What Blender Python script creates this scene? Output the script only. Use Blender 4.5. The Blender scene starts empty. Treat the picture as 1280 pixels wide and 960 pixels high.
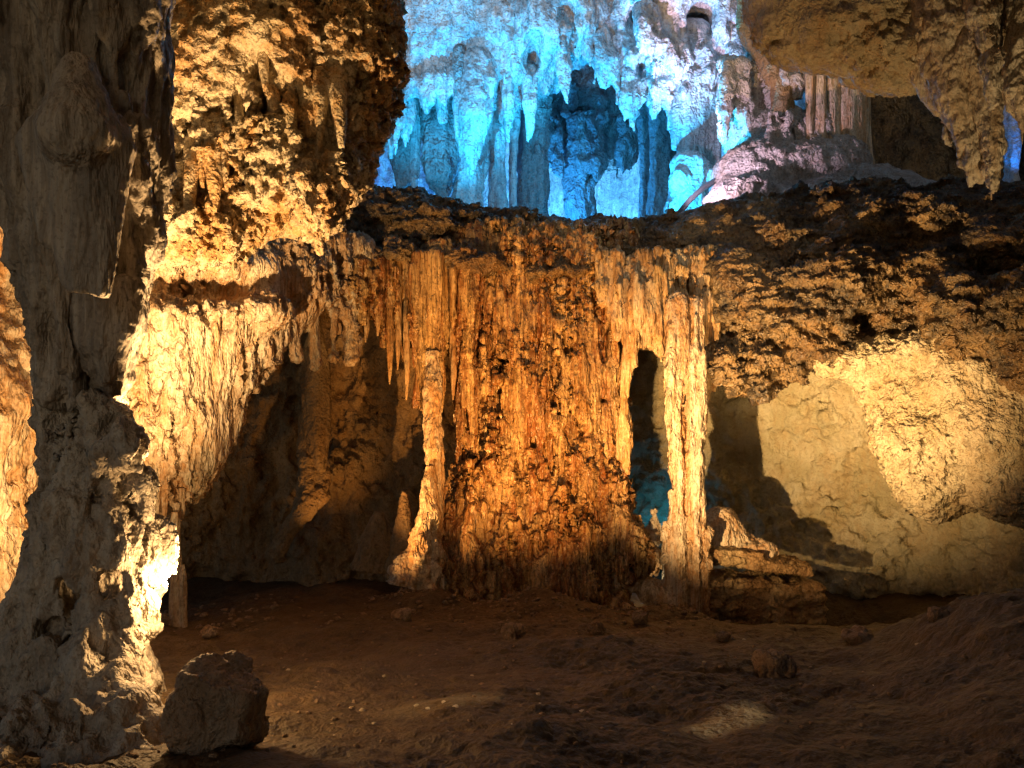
import bpy, math, random
import numpy as np
import openvdb
from mathutils import Vector

# ------------------------------------------------------------------ camera, world, lamps, exposure
S = bpy.context.scene
C = S.collection
FPX = 1005.0                                    # focal length in pixels of a 1280 px wide frame


def P(px, py, d):
    return np.array(((px - 640.0) / FPX * d, d, (480.0 - py) / FPX * d))


cam = bpy.data.cameras.new('camera')
cam.lens = 36.0 * FPX / 1280.0
cam.sensor_width = 36.0
cam.clip_start = 0.05
cam.clip_end = 300
co = bpy.data.objects.new('camera', cam)
co.rotation_euler = (math.pi / 2, 0, 0)
C.objects.link(co)
S.camera = co

W = bpy.data.worlds.new('World')
S.world = W
W.use_nodes = True
wn = W.node_tree
bgn = wn.nodes['Background']
sky = wn.nodes.new('ShaderNodeTexSky')
sky.sky_type = 'NISHITA'
sky.sun_disc = False
sky.sun_elevation = math.radians(20)
sky.sun_rotation = math.radians(180)
wn.links.new(sky.outputs[0], bgn.inputs[0])
bgn.inputs[1].default_value = 0.045             # daylight that reaches in from the mouth behind the viewer

S.view_settings.view_transform = 'Standard'
S.view_settings.look = 'None'
S.view_settings.exposure = 0.0
S.view_settings.gamma = 1.0

WARM = (1.0, 0.60, 0.25)
AMBER = (1.0, 0.47, 0.13)
PALE = (1.0, 0.70, 0.34)
BLUE = (0.015, 0.22, 0.9)
CYAN = (0.02, 0.40, 0.80)
WHITE = (.92, 0.64, 0.88)
ICE = (0.10, 0.50, 1.0)


def lamp(name, loc, power, col, radius=0.08, aim=None, cone=None, blend=0.6):
    l = bpy.data.lights.new(name, 'SPOT' if aim is not None else 'POINT')
    l.energy = power
    l.color = col
    l.shadow_soft_size = radius
    o = bpy.data.objects.new(name, l)
    o.location = loc
    if aim is not None:
        l.spot_size = math.radians(cone)
        l.spot_blend = blend
        o.rotation_euler = (Vector(aim) - Vector(loc)).to_track_quat('-Z', 'Y').to_euler()
    C.objects.link(o)
    return o


# ---- floor: one sheet that dips from the viewer to the wall, with mounds
def floor_z(x, y):
    z = -1.62 - (y - 3.4) * .195
    z = np.where(y > 12.0, -3.297 - (y - 12) * .06, z)
    z = np.where(y < 3.4, -1.62 + (3.4 - y) * .03, z)
    g = lambda cx, cy, sx, sy, h: h * np.exp(-((x - cx) / sx) ** 2 - ((y - cy) / sy) ** 2)
    z = z + g(.4, 10.35, .8, .6, .36) + g(-1.1, 10.5, .7, .5, .30) + g(2.3, 10.7, .7, .45, .22) + g(-2.3, 11.6, .8, .7, .25)                                   # apron of the central flowstone
    z = z + 0.60 / (1 + np.exp(-((x - 3.35 - (y - 6.5) * .35) * 4.2))) * np.exp(-((y - 5.8) / 2.2) ** 2)   # right mound
    z = z + g(.45, 7.0, .9, .38, .08) + g(-3.0, 10.5, 1.2, 1.5, .2) + g(-3.3, 4.4, .7, .8, .1)
    z = z - g(4.3, 11.7, 1.5, 1.2, 1.7)                                   # hollow under the right wall
    return z



def floor_d(px, py):
    """depth at which the ray through this photo pixel meets the floor"""
    ds = np.linspace(2.5, 15, 600)
    x = (px - 640) / FPX * ds; z = (480 - py) / FPX * ds
    hit = np.nonzero(z < floor_z(x, ds))[0]
    return ds[hit[0]] if len(hit) else 12.0



floor_at = floor_d
# warm floor lamps of the show cave, most behind rock or a hump, plus added fills
lamp('pillar_lamp', P(240, 735, 4.74), 900, WARM, .03, P(150, 600, 4.6), 110, .7)
lamp('pillar_base_lamp', P(234, 735, 4.42), 40, WARM, .03)
lamp('pillar_flood', P(120, 715, 5.6), 1750, (1.0, .59, .25), .05, P(300, 190, 8.2), 80, .8)
lamp('curtain_flood', P(132, 715, 5.75), 1500, (1.0, .61, .27), .04, P(190, 435, 9), 46, .9)
lamp('left_wall_lamp', P(70, 760, 5.9), 560, WARM, .05, P(10, 480, 7.6), 110, .8)
lamp('curtain_side_fill', (-2.5, 10.0, -2.75), 900, AMBER, .03, (-.1, 11.8, .35), 84, 1.0)  # added in open view to rake the orange curtain from the left
LP = np.array((.55, 7.75, -2.24))
lamp('floor_lamp', LP, 2100, AMBER, .03, (.3, 11.8, -.15), 66, 1.0)
lamp('floor_lamp', LP + np.array((.1, 0, 0)), 3900, WARM, .03, (4.2, 12.2, .1), 66, 1.0)
lamp('rock_lamp', (2.75, 8.0, -2.34), 1050, WARM, .03, (4.6, 10.8, .2), 70, .8)
lamp('roof_fill', (4.6, 6.4, -1.5), 480, PALE, .05, (4.3, 9.2, 4.2), 60, .8)  # added out of frame to brighten the upper right rock
lamp('floor_patch_spot', (4.3, 8.0, 1.75), 1500, PALE, .02, P(556, 885, floor_at(556, 885)), 4.2, 1.0)  # unseen spot added in mid-air to throw a pale patch on the floor
lamp('floor_patch_spot', (4.3, 8.0, 1.75), 1300, PALE, .02, P(912, 897, floor_at(912, 897)), 4.5, 1.0)  # second added spot, for the floor patch further right
lamp('grotto_lamp', P(808, 722, 12.15), 7, PALE, .02)
lamp('alcove_lamp', P(432, 705, 12.3), 110, AMBER, .05, P(400, 540, 14.4), 62, 1.0)
# upper chamber lamps, most behind the brow of the ledge, plus added fills
lamp('blue_left', P(540, 285, 15.9), 1700, CYAN, .05, P(540, -30, 16.8), 108, .6)
lamp('blue_middle', P(690, 292, 16.0), 2300, CYAN, .05, P(690, -50, 16.8), 90, .6)
lamp('blue_vault_fill', P(440, 95, 12.4), 1500, CYAN, .06, P(720, 60, 17.5), 75, .9)  # added fill behind the left hanging rock, evens out the blue vault
lamp('blue_column_fill', P(470, 262, 16.2), 210, CYAN, .08)  # added dim fill for the fronts of the left columns
lamp('blue_right', P(840, 286, 16.0), 420, CYAN, .06)
lamp('blue_arch_fill', P(672, 286, 20.6), 900, (.02, .29, .80), .06)  # added fill to lift the dark rock over the archways
lamp('blue_far_left', P(480, 262, 23.2), 330, BLUE, .1)
lamp('blue_far', P(720, 292, 25.0), 850, ICE, .15)
lamp('blue_far_right', P(775, 292, 25.0), 750, ICE, .15)
lamp('white_right', P(850, 292, 15.2), 2000, WHITE, .05, P(865, 25, 16.6), 44, .9)
lamp('white_mound', P(842, 250, 13.4), 420, WHITE, .05, P(955, 190, 15.0), 70, .8)
lamp('ledge_fill', (1.8, 7.2, 4.2), 190, (1.0, .92, .80), .1, (2.2, 12.2, 1.2), 62, .9)  # added fill above the frame, brightens the ledge from overhead
lamp('blue_right_vault', P(800, 290, 15.6), 3000, CYAN, .05, P(930, 40, 16.8), 70, .8)
lamp('mound_lamp', P(1140, 226, 13.6), 260, WARM, .06, P(1030, 110, 14.4), 62, .8)
lamp('blue_niche', P(820, 650, 14.9), 7, CYAN, .03)
lamp('blue_slit', P(1290, 230, 13.6), 60, BLUE, .05, P(1264, 150, 14.2), 60, .5)

# ------------------------------------------------------------------ noise
rs = np.random.RandomState(7)
PERM = np.tile(rs.permutation(256).astype(np.int32), 3)
G = rs.normal(size=(256, 3)).astype(np.float32)
G /= np.linalg.norm(G, axis=1)[:, None]
GX, GY, GZ = (np.ascontiguousarray(G[:, i]) for i in range(3))
JIT = rs.rand(256, 3).astype(np.float32)


def perlin(x, y, z):
    x = np.asarray(x, np.float32); y = np.asarray(y, np.float32); z = np.asarray(z, np.float32)
    xi = np.floor(x); yi = np.floor(y); zi = np.floor(z)
    fx, fy, fz = x - xi, y - yi, z - zi
    xi = xi.astype(np.int32) & 255; yi = yi.astype(np.int32) & 255; zi = zi.astype(np.int32) & 255
    u = fx * fx * fx * (fx * (fx * 6 - 15) + 10)
    v = fy * fy * fy * (fy * (fy * 6 - 15) + 10)
    w = fz * fz * fz * (fz * (fz * 6 - 15) + 10)
    r = 0
    for i in (0, 1):
        a = PERM[xi + i]
        wi = u if i else 1 - u
        for j in (0, 1):
            b = PERM[a + yi + j]
            wj = wi * (v if j else 1 - v)
            for k in (0, 1):
                h = PERM[b + zi + k]
                r = r + wj * (w if k else 1 - w) * (GX[h] * (fx - i) + GY[h] * (fy - j) + GZ[h] * (fz - k))
    return r * 1.5


def fbm(V, f, octs=4, gain=0.5, off=0.0, ridge=False):
    f = np.broadcast_to(np.asarray(f, np.float32), (3,))
    r = 0; a = 1.0; s = 0
    for o in range(octs):
        m = 2.03 ** o
        n = perlin(V[:, 0] * f[0] * m + off + 17.3 * o, V[:, 1] * f[1] * m + 5.1 * o + off, V[:, 2] * f[2] * m - 9.7 * o)
        if ridge:
            n = 1 - 2 * np.abs(n)
        r = r + n * a; s += a; a *= gain
    return r / s


def worley(V, f, off=0.0):
    f = np.broadcast_to(np.asarray(f, np.float32), (3,))
    q = (V * f + off).astype(np.float32)
    qi = np.floor(q).astype(np.int32)
    fr = q - qi
    f1 = np.full(len(V), 9.0, np.float32)
    f2 = np.full(len(V), 9.0, np.float32)
    for i in (-1, 0, 1):
        a = PERM[(qi[:, 0] + i) & 255]
        for j in (-1, 0, 1):
            b = PERM[a + ((qi[:, 1] + j) & 255)]
            for k in (-1, 0, 1):
                h = PERM[b + ((qi[:, 2] + k) & 255)]
                J = JIT[h]
                dd = (J[:, 0] + i - fr[:, 0]) ** 2 + (J[:, 1] + j - fr[:, 1]) ** 2 + (J[:, 2] + k - fr[:, 2]) ** 2
                f2 = np.minimum(f2, np.maximum(f1, dd))
                f1 = np.minimum(f1, dd)
    return np.sqrt(f1), np.sqrt(f2)


# ------------------------------------------------------------------ signed distance sculpting
def smin(a, b, k):
    h = np.maximum(k - np.abs(a - b), 0.0) / k
    return np.minimum(a, b) - h * h * k * 0.25


class Vol:
    def __init__(s, lo, hi, h):
        s.lo = np.asarray(lo, float); s.h = h
        s.n = np.ceil((np.asarray(hi, float) - s.lo) / h).astype(int) + 1
        s.D = np.full(s.n, 1.0, np.float32)
        s.ax = [(s.lo[i] + np.arange(s.n[i]) * h).astype(np.float32) for i in range(3)]

    @classmethod
    def px(cls, x0, x1, y0, y1, d0, d1, h):
        pts = np.array([P(x, y, d) for x in (x0, x1) for y in (y0, y1) for d in (d0, d1)])
        return cls(pts.min(0), pts.max(0), h)

    def block(s, lo, hi):
        a = np.clip(np.floor((np.asarray(lo) - s.lo) / s.h).astype(int), 0, s.n)
        b = np.clip(np.ceil((np.asarray(hi) - s.lo) / s.h).astype(int) + 1, 0, s.n)
        sl = tuple(slice(a[i], b[i]) for i in range(3))
        if (b - a).min() <= 0:
            return None, None, None, None
        X = s.ax[0][sl[0]][:, None, None]; Y = s.ax[1][sl[1]][None, :, None]; Z = s.ax[2][sl[2]][None, None, :]
        return sl, X, Y, Z

    def put(s, sl, d, k, sub):
        if sub:
            s.D[sl] = -smin(-s.D[sl], d, k)
        else:
            s.D[sl] = smin(s.D[sl], d, k)

    def cone(s, a, b, ra, rb, k=0.05, sub=False):
        a = np.asarray(a, np.float32); b = np.asarray(b, np.float32)
        m = max(ra, rb) + k + 4 * s.h
        sl, X, Y, Z = s.block(np.minimum(a, b) - m, np.maximum(a, b) + m)
        if sl is None:
            return
        ba = b - a
        L = float((ba * ba).sum()) + 1e-9
        t = np.clip(((X - a[0]) * ba[0] + (Y - a[1]) * ba[1] + (Z - a[2]) * ba[2]) / L, 0, 1)
        d = np.sqrt((X - a[0] - t * ba[0]) ** 2 + (Y - a[1] - t * ba[1]) ** 2 + (Z - a[2] - t * ba[2]) ** 2) - (ra + (rb - ra) * t)
        s.put(sl, d, k, sub)

    def chain(s, pts, rad, k=0.05, sub=False):
        for i in range(len(pts) - 1):
            s.cone(pts[i], pts[i + 1], rad[i], rad[i + 1], k, sub)

    def ell(s, c, r, k=0.08, sub=False, yaw=0.0, pitch=0.0):
        c = np.asarray(c, np.float32); r = np.broadcast_to(np.asarray(r, np.float32), (3,))
        m = r.max() + k + 4 * s.h
        sl, X, Y, Z = s.block(c - m, c + m)
        if sl is None:
            return
        X = X - c[0]; Y = Y - c[1]; Z = Z - c[2]
        if yaw:
            cy, sy = math.cos(yaw), math.sin(yaw)
            X, Y = cy * X + sy * Y, -sy * X + cy * Y
        if pitch:                              # tilt in the picture plane
            cp, sp = math.cos(pitch), math.sin(pitch)
            X, Z = cp * X + sp * Z, -sp * X + cp * Z
        k0 = np.sqrt((X / r[0]) ** 2 + (Y / r[1]) ** 2 + (Z / r[2]) ** 2)
        k1 = np.sqrt((X / r[0] ** 2) ** 2 + (Y / r[1] ** 2) ** 2 + (Z / r[2] ** 2) ** 2) + 1e-6
        s.put(sl, k0 * (k0 - 1) / k1, k, sub)

    def box(s, c, r, rnd=0.05, k=0.05, sub=False, yaw=0.0, pitch=0.0):
        c = np.asarray(c, np.float32); r = np.asarray(r, np.float32)
        m = np.linalg.norm(r) + k + 4 * s.h
        sl, X, Y, Z = s.block(c - m, c + m)
        if sl is None:
            return
        X = X - c[0]; Y = Y - c[1]; Z = Z - c[2]
        cy, sy = math.cos(yaw), math.sin(yaw)
        X, Y = cy * X + sy * Y, -sy * X + cy * Y
        cp, sp = math.cos(pitch), math.sin(pitch)
        X, Z = cp * X + sp * Z, -sp * X + cp * Z
        q = [np.abs(v) - (r[i] - rnd) for i, v in enumerate((X, Y, Z))]
        d = np.sqrt(sum(np.maximum(v, 0) ** 2 for v in q)) + np.minimum(np.maximum(q[0], np.maximum(q[1], q[2])), 0) - rnd
        s.put(sl, d, k, sub)

    def facets(s, c, dist, n, seed):
        q = np.random.RandomState(seed)
        c = np.asarray(c, np.float32)
        X = s.ax[0][:, None, None] - c[0]; Y = s.ax[1][None, :, None] - c[1]; Z = s.ax[2][None, None, :] - c[2]
        for _ in range(n):
            u = q.normal(size=3); u /= np.linalg.norm(u)
            s.D = np.maximum(s.D, (X * u[0] + Y * u[1] + Z * u[2] - dist * q.uniform(.80, 1.08)).astype(np.float32))

    def rough(s, amp, f, octs=3, ridge=False, off=0.0, gain=0.5):
        m = np.abs(s.D) < amp * 2.2 + 3 * s.h
        i = np.nonzero(m)
        V = np.stack([s.ax[a][i[a]] for a in range(3)], 1)
        s.D[i] += amp * fbm(V, f, octs, gain, off, ridge)

    def pits(s, depth, f, thr=0.42, off=0.0):
        m = np.abs(s.D) < depth * 2 + 3 * s.h
        i = np.nonzero(m)
        V = np.stack([s.ax[a][i[a]] for a in range(3)], 1)
        f1, _ = worley(V, f, off)
        s.D[i] += depth * np.clip((thr - f1) / thr, 0, 1)

    def mesh(s):
        D = np.clip(s.D, -3 * s.h, 3 * s.h)
        for ax in range(3):
            for e in (0, -1):
                idx = [slice(None)] * 3; idx[ax] = e
                D[tuple(idx)] = np.maximum(D[tuple(idx)], s.h)
        g = openvdb.FloatGrid(3 * s.h)
        g.copyFromArray(np.ascontiguousarray(D))
        p, q = g.convertToQuads(0.0)
        V = p.astype(np.float32) * s.h + s.lo.astype(np.float32)
        return V, q.astype(np.int32)[:, ::-1] if FLIP else q.astype(np.int32)


FLIP = False


def normals(V, F):
    a = V[F[:, 2]] - V[F[:, 0]]
    b = V[F[:, -1]] - V[F[:, 1]]
    n = np.cross(a, b)
    N = np.zeros_like(V)
    for c in range(3):
        acc = np.zeros(len(V))
        for k in range(F.shape[1]):
            acc += np.bincount(F[:, k], n[:, c], len(V))
        N[:, c] = acc
    return N / (np.linalg.norm(N, axis=1)[:, None] + 1e-9)


def warp(V, amp, f, off=0.0):
    return V + amp * np.stack([fbm(V, f, 2, .5, off + 31 * i) for i in range(3)], 1).astype(np.float32)


def disp(V, F, steps, soft=None):
    """push vertices along their normals: (kind, amplitude, frequency, option)"""
    patch = np.clip(.95 + 2.3 * fbm(V, .8 if soft is None else soft, 3, .55, 77.0), .18, 1.9)
    for st in steps:
        kind, amp, f = st[:3]
        opt = st[3] if len(st) > 3 else 0
        N = normals(V, F)
        if kind == 'fbm':
            d = fbm(V, f, 4, .55, opt)
        elif kind == 'ridge':
            d = fbm(V, f, 4, .55, opt, True)
        elif kind == 'pop':                    # popcorn knobs
            f1, f2 = worley(V, f, opt)
            d = 0.6 - f1
        elif kind == 'pit':
            f1, f2 = worley(V, f, opt)
            d = -np.clip((.45 - f1) / .45, 0, 1)
        elif kind == 'crack':
            f1, f2 = worley(V, f, opt)
            d = np.clip((f2 - f1) / .25, 0, 1) - 1
        d = d - d.mean()
        if np.max(f) >= 3.0:
            amp = amp * 1.7 * patch
        V = V + N * (np.asarray(amp) * d)[:, None].astype(np.float32)
    return V


# ------------------------------------------------------------------ object helpers
def mk(name, VF, mat, parent=None, label=None, cat=None, group=None, kind=None, base=None):
    V, F = VF
    V = np.asarray(V, np.float32)
    me = bpy.data.meshes.new(name)
    if parent is not None:
        base = np.array(parent['_b'])
    elif base is None:
        base = np.array((V[:, 0].mean(), V[:, 1].mean(), V[:, 2].min()))
    L = np.ascontiguousarray(V - base.astype(np.float32))
    k = F.shape[1]
    me.vertices.add(len(L)); me.vertices.foreach_set('co', L.ravel())
    me.loops.add(F.size); me.loops.foreach_set('vertex_index', np.ascontiguousarray(F, np.int32).ravel())
    me.polygons.add(len(F))
    me.polygons.foreach_set('loop_start', np.arange(0, F.size, k, dtype=np.int32))
    me.polygons.foreach_set('use_smooth', np.ones(len(F), bool))
    me.update(calc_edges=True)
    me.materials.append(mat)
    o = bpy.data.objects.new(name, me)
    C.objects.link(o)
    if parent is not None:
        o.parent = parent
    else:
        o.location = base
    o['_b'] = [float(v) for v in base]
    tag(o, label, cat, group, kind)
    return o


def tag(o, label=None, cat=None, group=None, kind=None):
    if label: o['label'] = label
    if cat: o['category'] = cat
    if group: o['group'] = group
    if kind: o['kind'] = kind


def thing(name, base, label, cat, group=None):
    o = bpy.data.objects.new(name, None)
    o.empty_display_size = .2
    o.location = base
    C.objects.link(o)
    o['_b'] = [float(v) for v in base]
    tag(o, label, cat, group)
    return o


def tube(pts, rad, step=0.05, seg=20, rough=0.25, flute=0.0, f=6.0, seed=0.0, flat=1.0):
    """round, tapering rock along a path, with closed ends"""
    pts = np.asarray(pts, float); rad = np.asarray(rad, float)
    s = np.r_[0, np.cumsum(np.linalg.norm(np.diff(pts, axis=0), axis=1))]
    n = max(6, int(s[-1] / step))
    t = np.linspace(0, s[-1], n)
    c = np.stack([np.interp(t, s, pts[:, i]) for i in range(3)], 1)
    # smooth the path a little
    for _ in range(3):
        c[1:-1] = (c[:-2] + 2 * c[1:-1] + c[2:]) / 4
    r = np.interp(t, s, rad)
    tan = np.gradient(c, axis=0)
    tan /= np.linalg.norm(tan, axis=1)[:, None] + 1e-9
    ref = np.array((0, 1.0, 0)) if abs(tan[:, 1]).mean() < .8 else np.array((0, 0, 1.0))
    u = np.cross(tan, ref); u /= np.linalg.norm(u, axis=1)[:, None] + 1e-9
    w = np.cross(u, tan)
    a = np.linspace(0, 2 * math.pi, seg, endpoint=False)
    V = c[:, None, :] + r[:, None, None] * (np.cos(a)[None, :, None] * u[:, None, :] + flat * np.sin(a)[None, :, None] * w[:, None, :])
    V = V.reshape(-1, 3).astype(np.float32)
    cc = np.repeat(c, seg, 0).astype(np.float32)
    k = fbm(V + seed, (f, f, f * .5), 4, .55, seed) * rough
    if flute:
        k = k + fbm(V - cc * np.array((1, 1, .8), np.float32) + seed, (flute, flute, .6), 2, .5, seed + 3) * .35
    V = cc + (V - cc) * (1 + k)[:, None].astype(np.float32)
    V = np.vstack([V, c[:1], c[-1:]]).astype(np.float32)
    F = []
    i = np.arange(n - 1)[:, None]; j = np.arange(seg)[None, :]; j2 = (j + 1) % seg
    F = np.stack([i * seg + j, i * seg + j2, (i + 1) * seg + j2, (i + 1) * seg + j], -1).reshape(-1, 4)
    A, B = n * seg, n * seg + 1
    jj = np.arange(0, seg, 2)
    capa = np.stack([np.full_like(jj, A), (jj + 2) % seg, (jj + 1) % seg, jj], 1)
    o = (n - 1) * seg
    capb = np.stack([np.full_like(jj, B), o + jj, o + (jj + 1) % seg, o + (jj + 2) % seg], 1)
    return V, np.vstack([F, capa, capb])[:, ::-1].astype(np.int32)


def merge(*vf):
    Vs, Fs, n = [], [], 0
    for V, F in vf:
        Vs.append(V); Fs.append(F + n); n += len(V)
    return np.vstack(Vs), np.vstack(Fs)


def sheet(ctrl, x0, x1, y0, y1, step, steps, wrp=(0, 1)):
    """a curved rock face: depth interpolated between control points (px, py, depth)"""
    c = np.array(ctrl, float)
    nx = int((x1 - x0) / step) + 1; ny = int((y1 - y0) / step) + 1
    X, Y = np.meshgrid(np.linspace(x0, x1, nx), np.linspace(y0, y1, ny))
    q = np.stack([X.ravel(), Y.ravel()], 1) / 200.0
    k = c[:, :2] / 200.0
    n = len(k)
    phi = lambda r: r
    A = np.zeros((n + 3, n + 3))
    A[:n, :n] = phi(np.linalg.norm(k[:, None] - k[None], axis=2)) * -1
    A[:n, n] = 1; A[:n, n + 1:] = k
    A[n, :n] = 1; A[n + 1:, :n] = k.T
    wgt = np.linalg.solve(A + np.eye(n + 3) * 1e-9, np.r_[c[:, 2], 0, 0, 0])
    d = wgt[n] + q @ wgt[n + 1:]
    for i in range(n):
        d -= wgt[i] * np.linalg.norm(q - k[i], axis=1)
    V = np.stack([(X.ravel() - 640) / FPX * d, d, (480 - Y.ravel()) / FPX * d], 1).astype(np.float32)
    i = np.arange(ny - 1)[:, None]; j = np.arange(nx - 1)[None, :]
    F = np.stack([i * nx + j, (i + 1) * nx + j, (i + 1) * nx + j + 1, i * nx + j + 1], -1).reshape(-1, 4).astype(np.int32)
    if wrp[0]:
        V = warp(V, wrp[0], wrp[1])
    V = disp(V, F, steps)
    return V, F


# ------------------------------------------------------------------ materials
def rock(name, base, light, dark, stain=None, stain_amt=0.4, streak=0.5, speck=0.35, rough=0.75, bump=0.5, scale=1.0, spec=0.3, zs=1.0):
    m = bpy.data.materials.new(name)
    m.use_nodes = True
    nt = m.node_tree; N = nt.nodes; L = nt.links
    b = N['Principled BSDF']
    b.inputs['Roughness'].default_value = rough
    b.inputs['Specular IOR Level'].default_value = spec
    geo = N.new('ShaderNodeNewGeometry')

    def mapped(sc):
        mp = N.new('ShaderNodeMapping')
        mp.inputs['Scale'].default_value = sc
        L.new(geo.outputs['Position'], mp.inputs[0])
        return mp.outputs[0]

    def noise(sc, detail=6, rgh=.6, dist=0.0):
        t = N.new('ShaderNodeTexNoise')
        t.inputs['Scale'].default_value = 1.0
        t.inputs['Detail'].default_value = detail
        t.inputs['Roughness'].default_value = rgh
        t.inputs['Distortion'].default_value = dist
        L.new(mapped(sc), t.inputs['Vector'])
        return t.outputs['Fac']

    def ramp(v, a, c):
        r = N.new('ShaderNodeMapRange')
        r.inputs['From Min'].default_value = a; r.inputs['From Max'].default_value = c
        L.new(v, r.inputs['Value'])
        return r.outputs[0]

    def mix(f, a, c, k=1.0):
        x = N.new('ShaderNodeMix'); x.data_type = 'RGBA'
        if k != 1.0:
            mm = N.new('ShaderNodeMath'); mm.operation = 'MULTIPLY'; mm.inputs[1].default_value = k
            L.new(f, mm.inputs[0]); f = mm.outputs[0]
        L.new(f, x.inputs[0])
        for s_, v in ((6, a), (7, c)):
            if isinstance(v, tuple): x.inputs[s_].default_value = (*v, 1)
            else: L.new(v, x.inputs[s_])
        return x.outputs[2]

    s = scale
    col = mix(ramp(noise((1.6 * s, 1.6 * s, 1.2 * s), 6, .66, .4), .40, .60), base, light)
    if stain:
        col = mix(ramp(noise((1.7 * s, 1.7 * s, .9 * s), 7, .7, .8), .47, .57), col, stain, stain_amt)
    if streak:
        col = mix(ramp(noise((3.6 * s, 3.6 * s, .22 * s), 3, .5, .3), .50, .60), col, light, streak)
        col = mix(ramp(noise((4.3 * s, 4.3 * s, .25 * s), 3, .5, .2), .53, .60), col, stain or dark, streak)
        col = mix(ramp(noise((9 * s, 9 * s, .55 * s), 5, .6, .3), .48, .60), col, stain or dark, streak)
        col = mix(ramp(noise((14 * s, 14 * s, .8 * s), 4, .6, .2), .52, .64), col, light, streak * .7)
        col = mix(ramp(noise((17 * s, 17 * s, .7 * s), 5, .65, .2), .54, .62), col, dark, streak * .8)
    col = mix(ramp(noise((7 * s, 7 * s, 6 * s * zs), 4, .65), .54, .63), col, dark, speck * .8)
    col = mix(ramp(noise((26 * s, 26 * s, 26 * s), 2, .6), .55, .66), col, dark, speck)
    col = mix(ramp(noise((19 * s, 19 * s, 19 * s), 2, .6, .5), .55, .66), col, light, speck * .6)
    L.new(col, b.inputs['Base Color'])
    h1 = noise((6.5 * s, 6.5 * s, 6 * s * zs), 3, .62, .3)
    h2 = noise((24 * s, 24 * s, 21 * s * zs), 2, .6)
    ad = N.new('ShaderNodeMath'); ad.operation = 'MULTIPLY_ADD'; ad.inputs[1].default_value = .30
    L.new(h2, ad.inputs[0]); L.new(h1, ad.inputs[2])
    bp = N.new('ShaderNodeBump')
    bp.inputs['Strength'].default_value = bump
    bp.inputs['Distance'].default_value = .27 / s
    L.new(ad.outputs[0], bp.inputs['Height'])
    L.new(bp.outputs[0], b.inputs['Normal'])
    return m


M_PILLAR = rock('weathered_limestone', (.33, .275, .215), (.50, .44, .36), (.13, .105, .08), streak=.15, speck=.45, bump=.55, scale=1.6, zs=.7)
M_PILLAR_TOP = rock('fluted_limestone', (.30, .255, .205), (.48, .42, .35), (.10, .08, .065), streak=.4, speck=.4, bump=.5, scale=1.6, zs=.3)
M_HANG = rock('pitted_limestone', (.46, .37, .22), (.66, .56, .40), (.09, .06, .035), (.48, .24, .06), .7, 0, .6, bump=.6, scale=1.2)
M_CREAM = rock('cream_flowstone', (.50, .40, .25), (.72, .62, .46), (.17, .10, .045), (.44, .20, .05), .55, .5, .5, rough=.6, bump=.7, zs=.35)
M_FLOW = rock('orange_flowstone', (.36, .185, .05), (.64, .43, .19), (.05, .026, .011), (.22, .07, .015), .65, .75, .7, rough=.30, bump=.75, spec=.5, zs=.16)
M_GOLD = rock('gold_flowstone', (.48, .33, .14), (.66, .52, .32), (.10, .055, .022), (.38, .17, .04), .6, .6, .5, rough=.45, bump=.7, spec=.4, zs=.2)
M_LEDGE = rock('mud_and_shade_rock', (.065, .05, .033), (.27, .18, .082), (.014, .012, .010), (.18, .08, .02), .4, 0, .8, rough=.42, bump=.7, spec=.5)  # mud colour on the ledge, painted shade on the hollow's wall and rib
M_SLAB = rock('layered_slab_rock', (.34, .22, .10), (.52, .38, .20), (.09, .05, .025), (.28, .13, .04), .5, 0, .5, rough=.6, bump=.6)
M_BULGE = rock('sandy_limestone', (.43, .36, .21), (.58, .51, .35), (.14, .09, .05), (.40, .22, .07), .3, 0, .55, bump=.7)
M_GROTTO = rock('yellow_grotto_rock', (.42, .38, .23), (.56, .52, .36), (.22, .16, .08), (.40, .24, .08), .3, .1, .3, bump=.5)
M_GROTTO_L = rock('brown_grotto_rock', (.27, .175, .085), (.40, .28, .15), (.10, .07, .04), (.26, .14, .05), .5, .2, .4, bump=.6)
M_FLOOR = rock('cave_mud', (.075, .050, .024), (.125, .085, .044), (.026, .018, .011), (.10, .055, .02), .45, 0, .5, rough=.65, bump=.42, scale=1.5)
M_BOULDER = rock('brown_boulder_rock', (.22, .155, .10), (.33, .24, .16), (.07, .05, .034), (.26, .13, .05), .4, 0, .5, bump=.7, scale=2)
M_UPPER = rock('pale_upper_rock', (.38, .40, .41), (.70, .68, .67), (.10, .11, .13), (.30, .32, .34), .35, .5, .5, bump=.55, scale=.8)
M_MOUND = rock('pale_mound_rock', (.42, .38, .34), (.66, .62, .57), (.14, .11, .09), (.34, .24, .15), .5, .2, .5, bump=.8)
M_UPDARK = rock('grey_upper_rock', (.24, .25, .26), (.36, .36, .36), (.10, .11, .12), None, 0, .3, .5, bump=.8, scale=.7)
M_ROOF = rock('tan_roof_rock', (.34, .26, .15), (.46, .37, .24), (.12, .085, .05), (.36, .2, .08), .4, 0, .45, bump=.6)
M_SHAFT = rock('stained_cream_flowstone', (.46, .36, .22), (.66, .57, .43), (.13, .075, .03), (.40, .18, .045), .6, .6, .55, rough=.5, bump=.7, zs=.45)
M_TIP = rock('grey_tan_stalactite', (.40, .33, .24), (.56, .48, .37), (.14, .10, .065), (.36, .22, .10), .4, .4, .45, bump=.6, zs=.5)
M_STONE = rock('pale_chip', (.5, .42, .28), (.6, .52, .4), (.3, .22, .12), None, 0, 0, .2, bump=.3, scale=3)
M_HOSE = rock('hose_rubber', (.10, .13, .15), (.12, .15, .17), (.08, .1, .12), None, 0, 0, .1, rough=.5, bump=.02)

R = random.Random(11)
U = R.uniform


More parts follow.
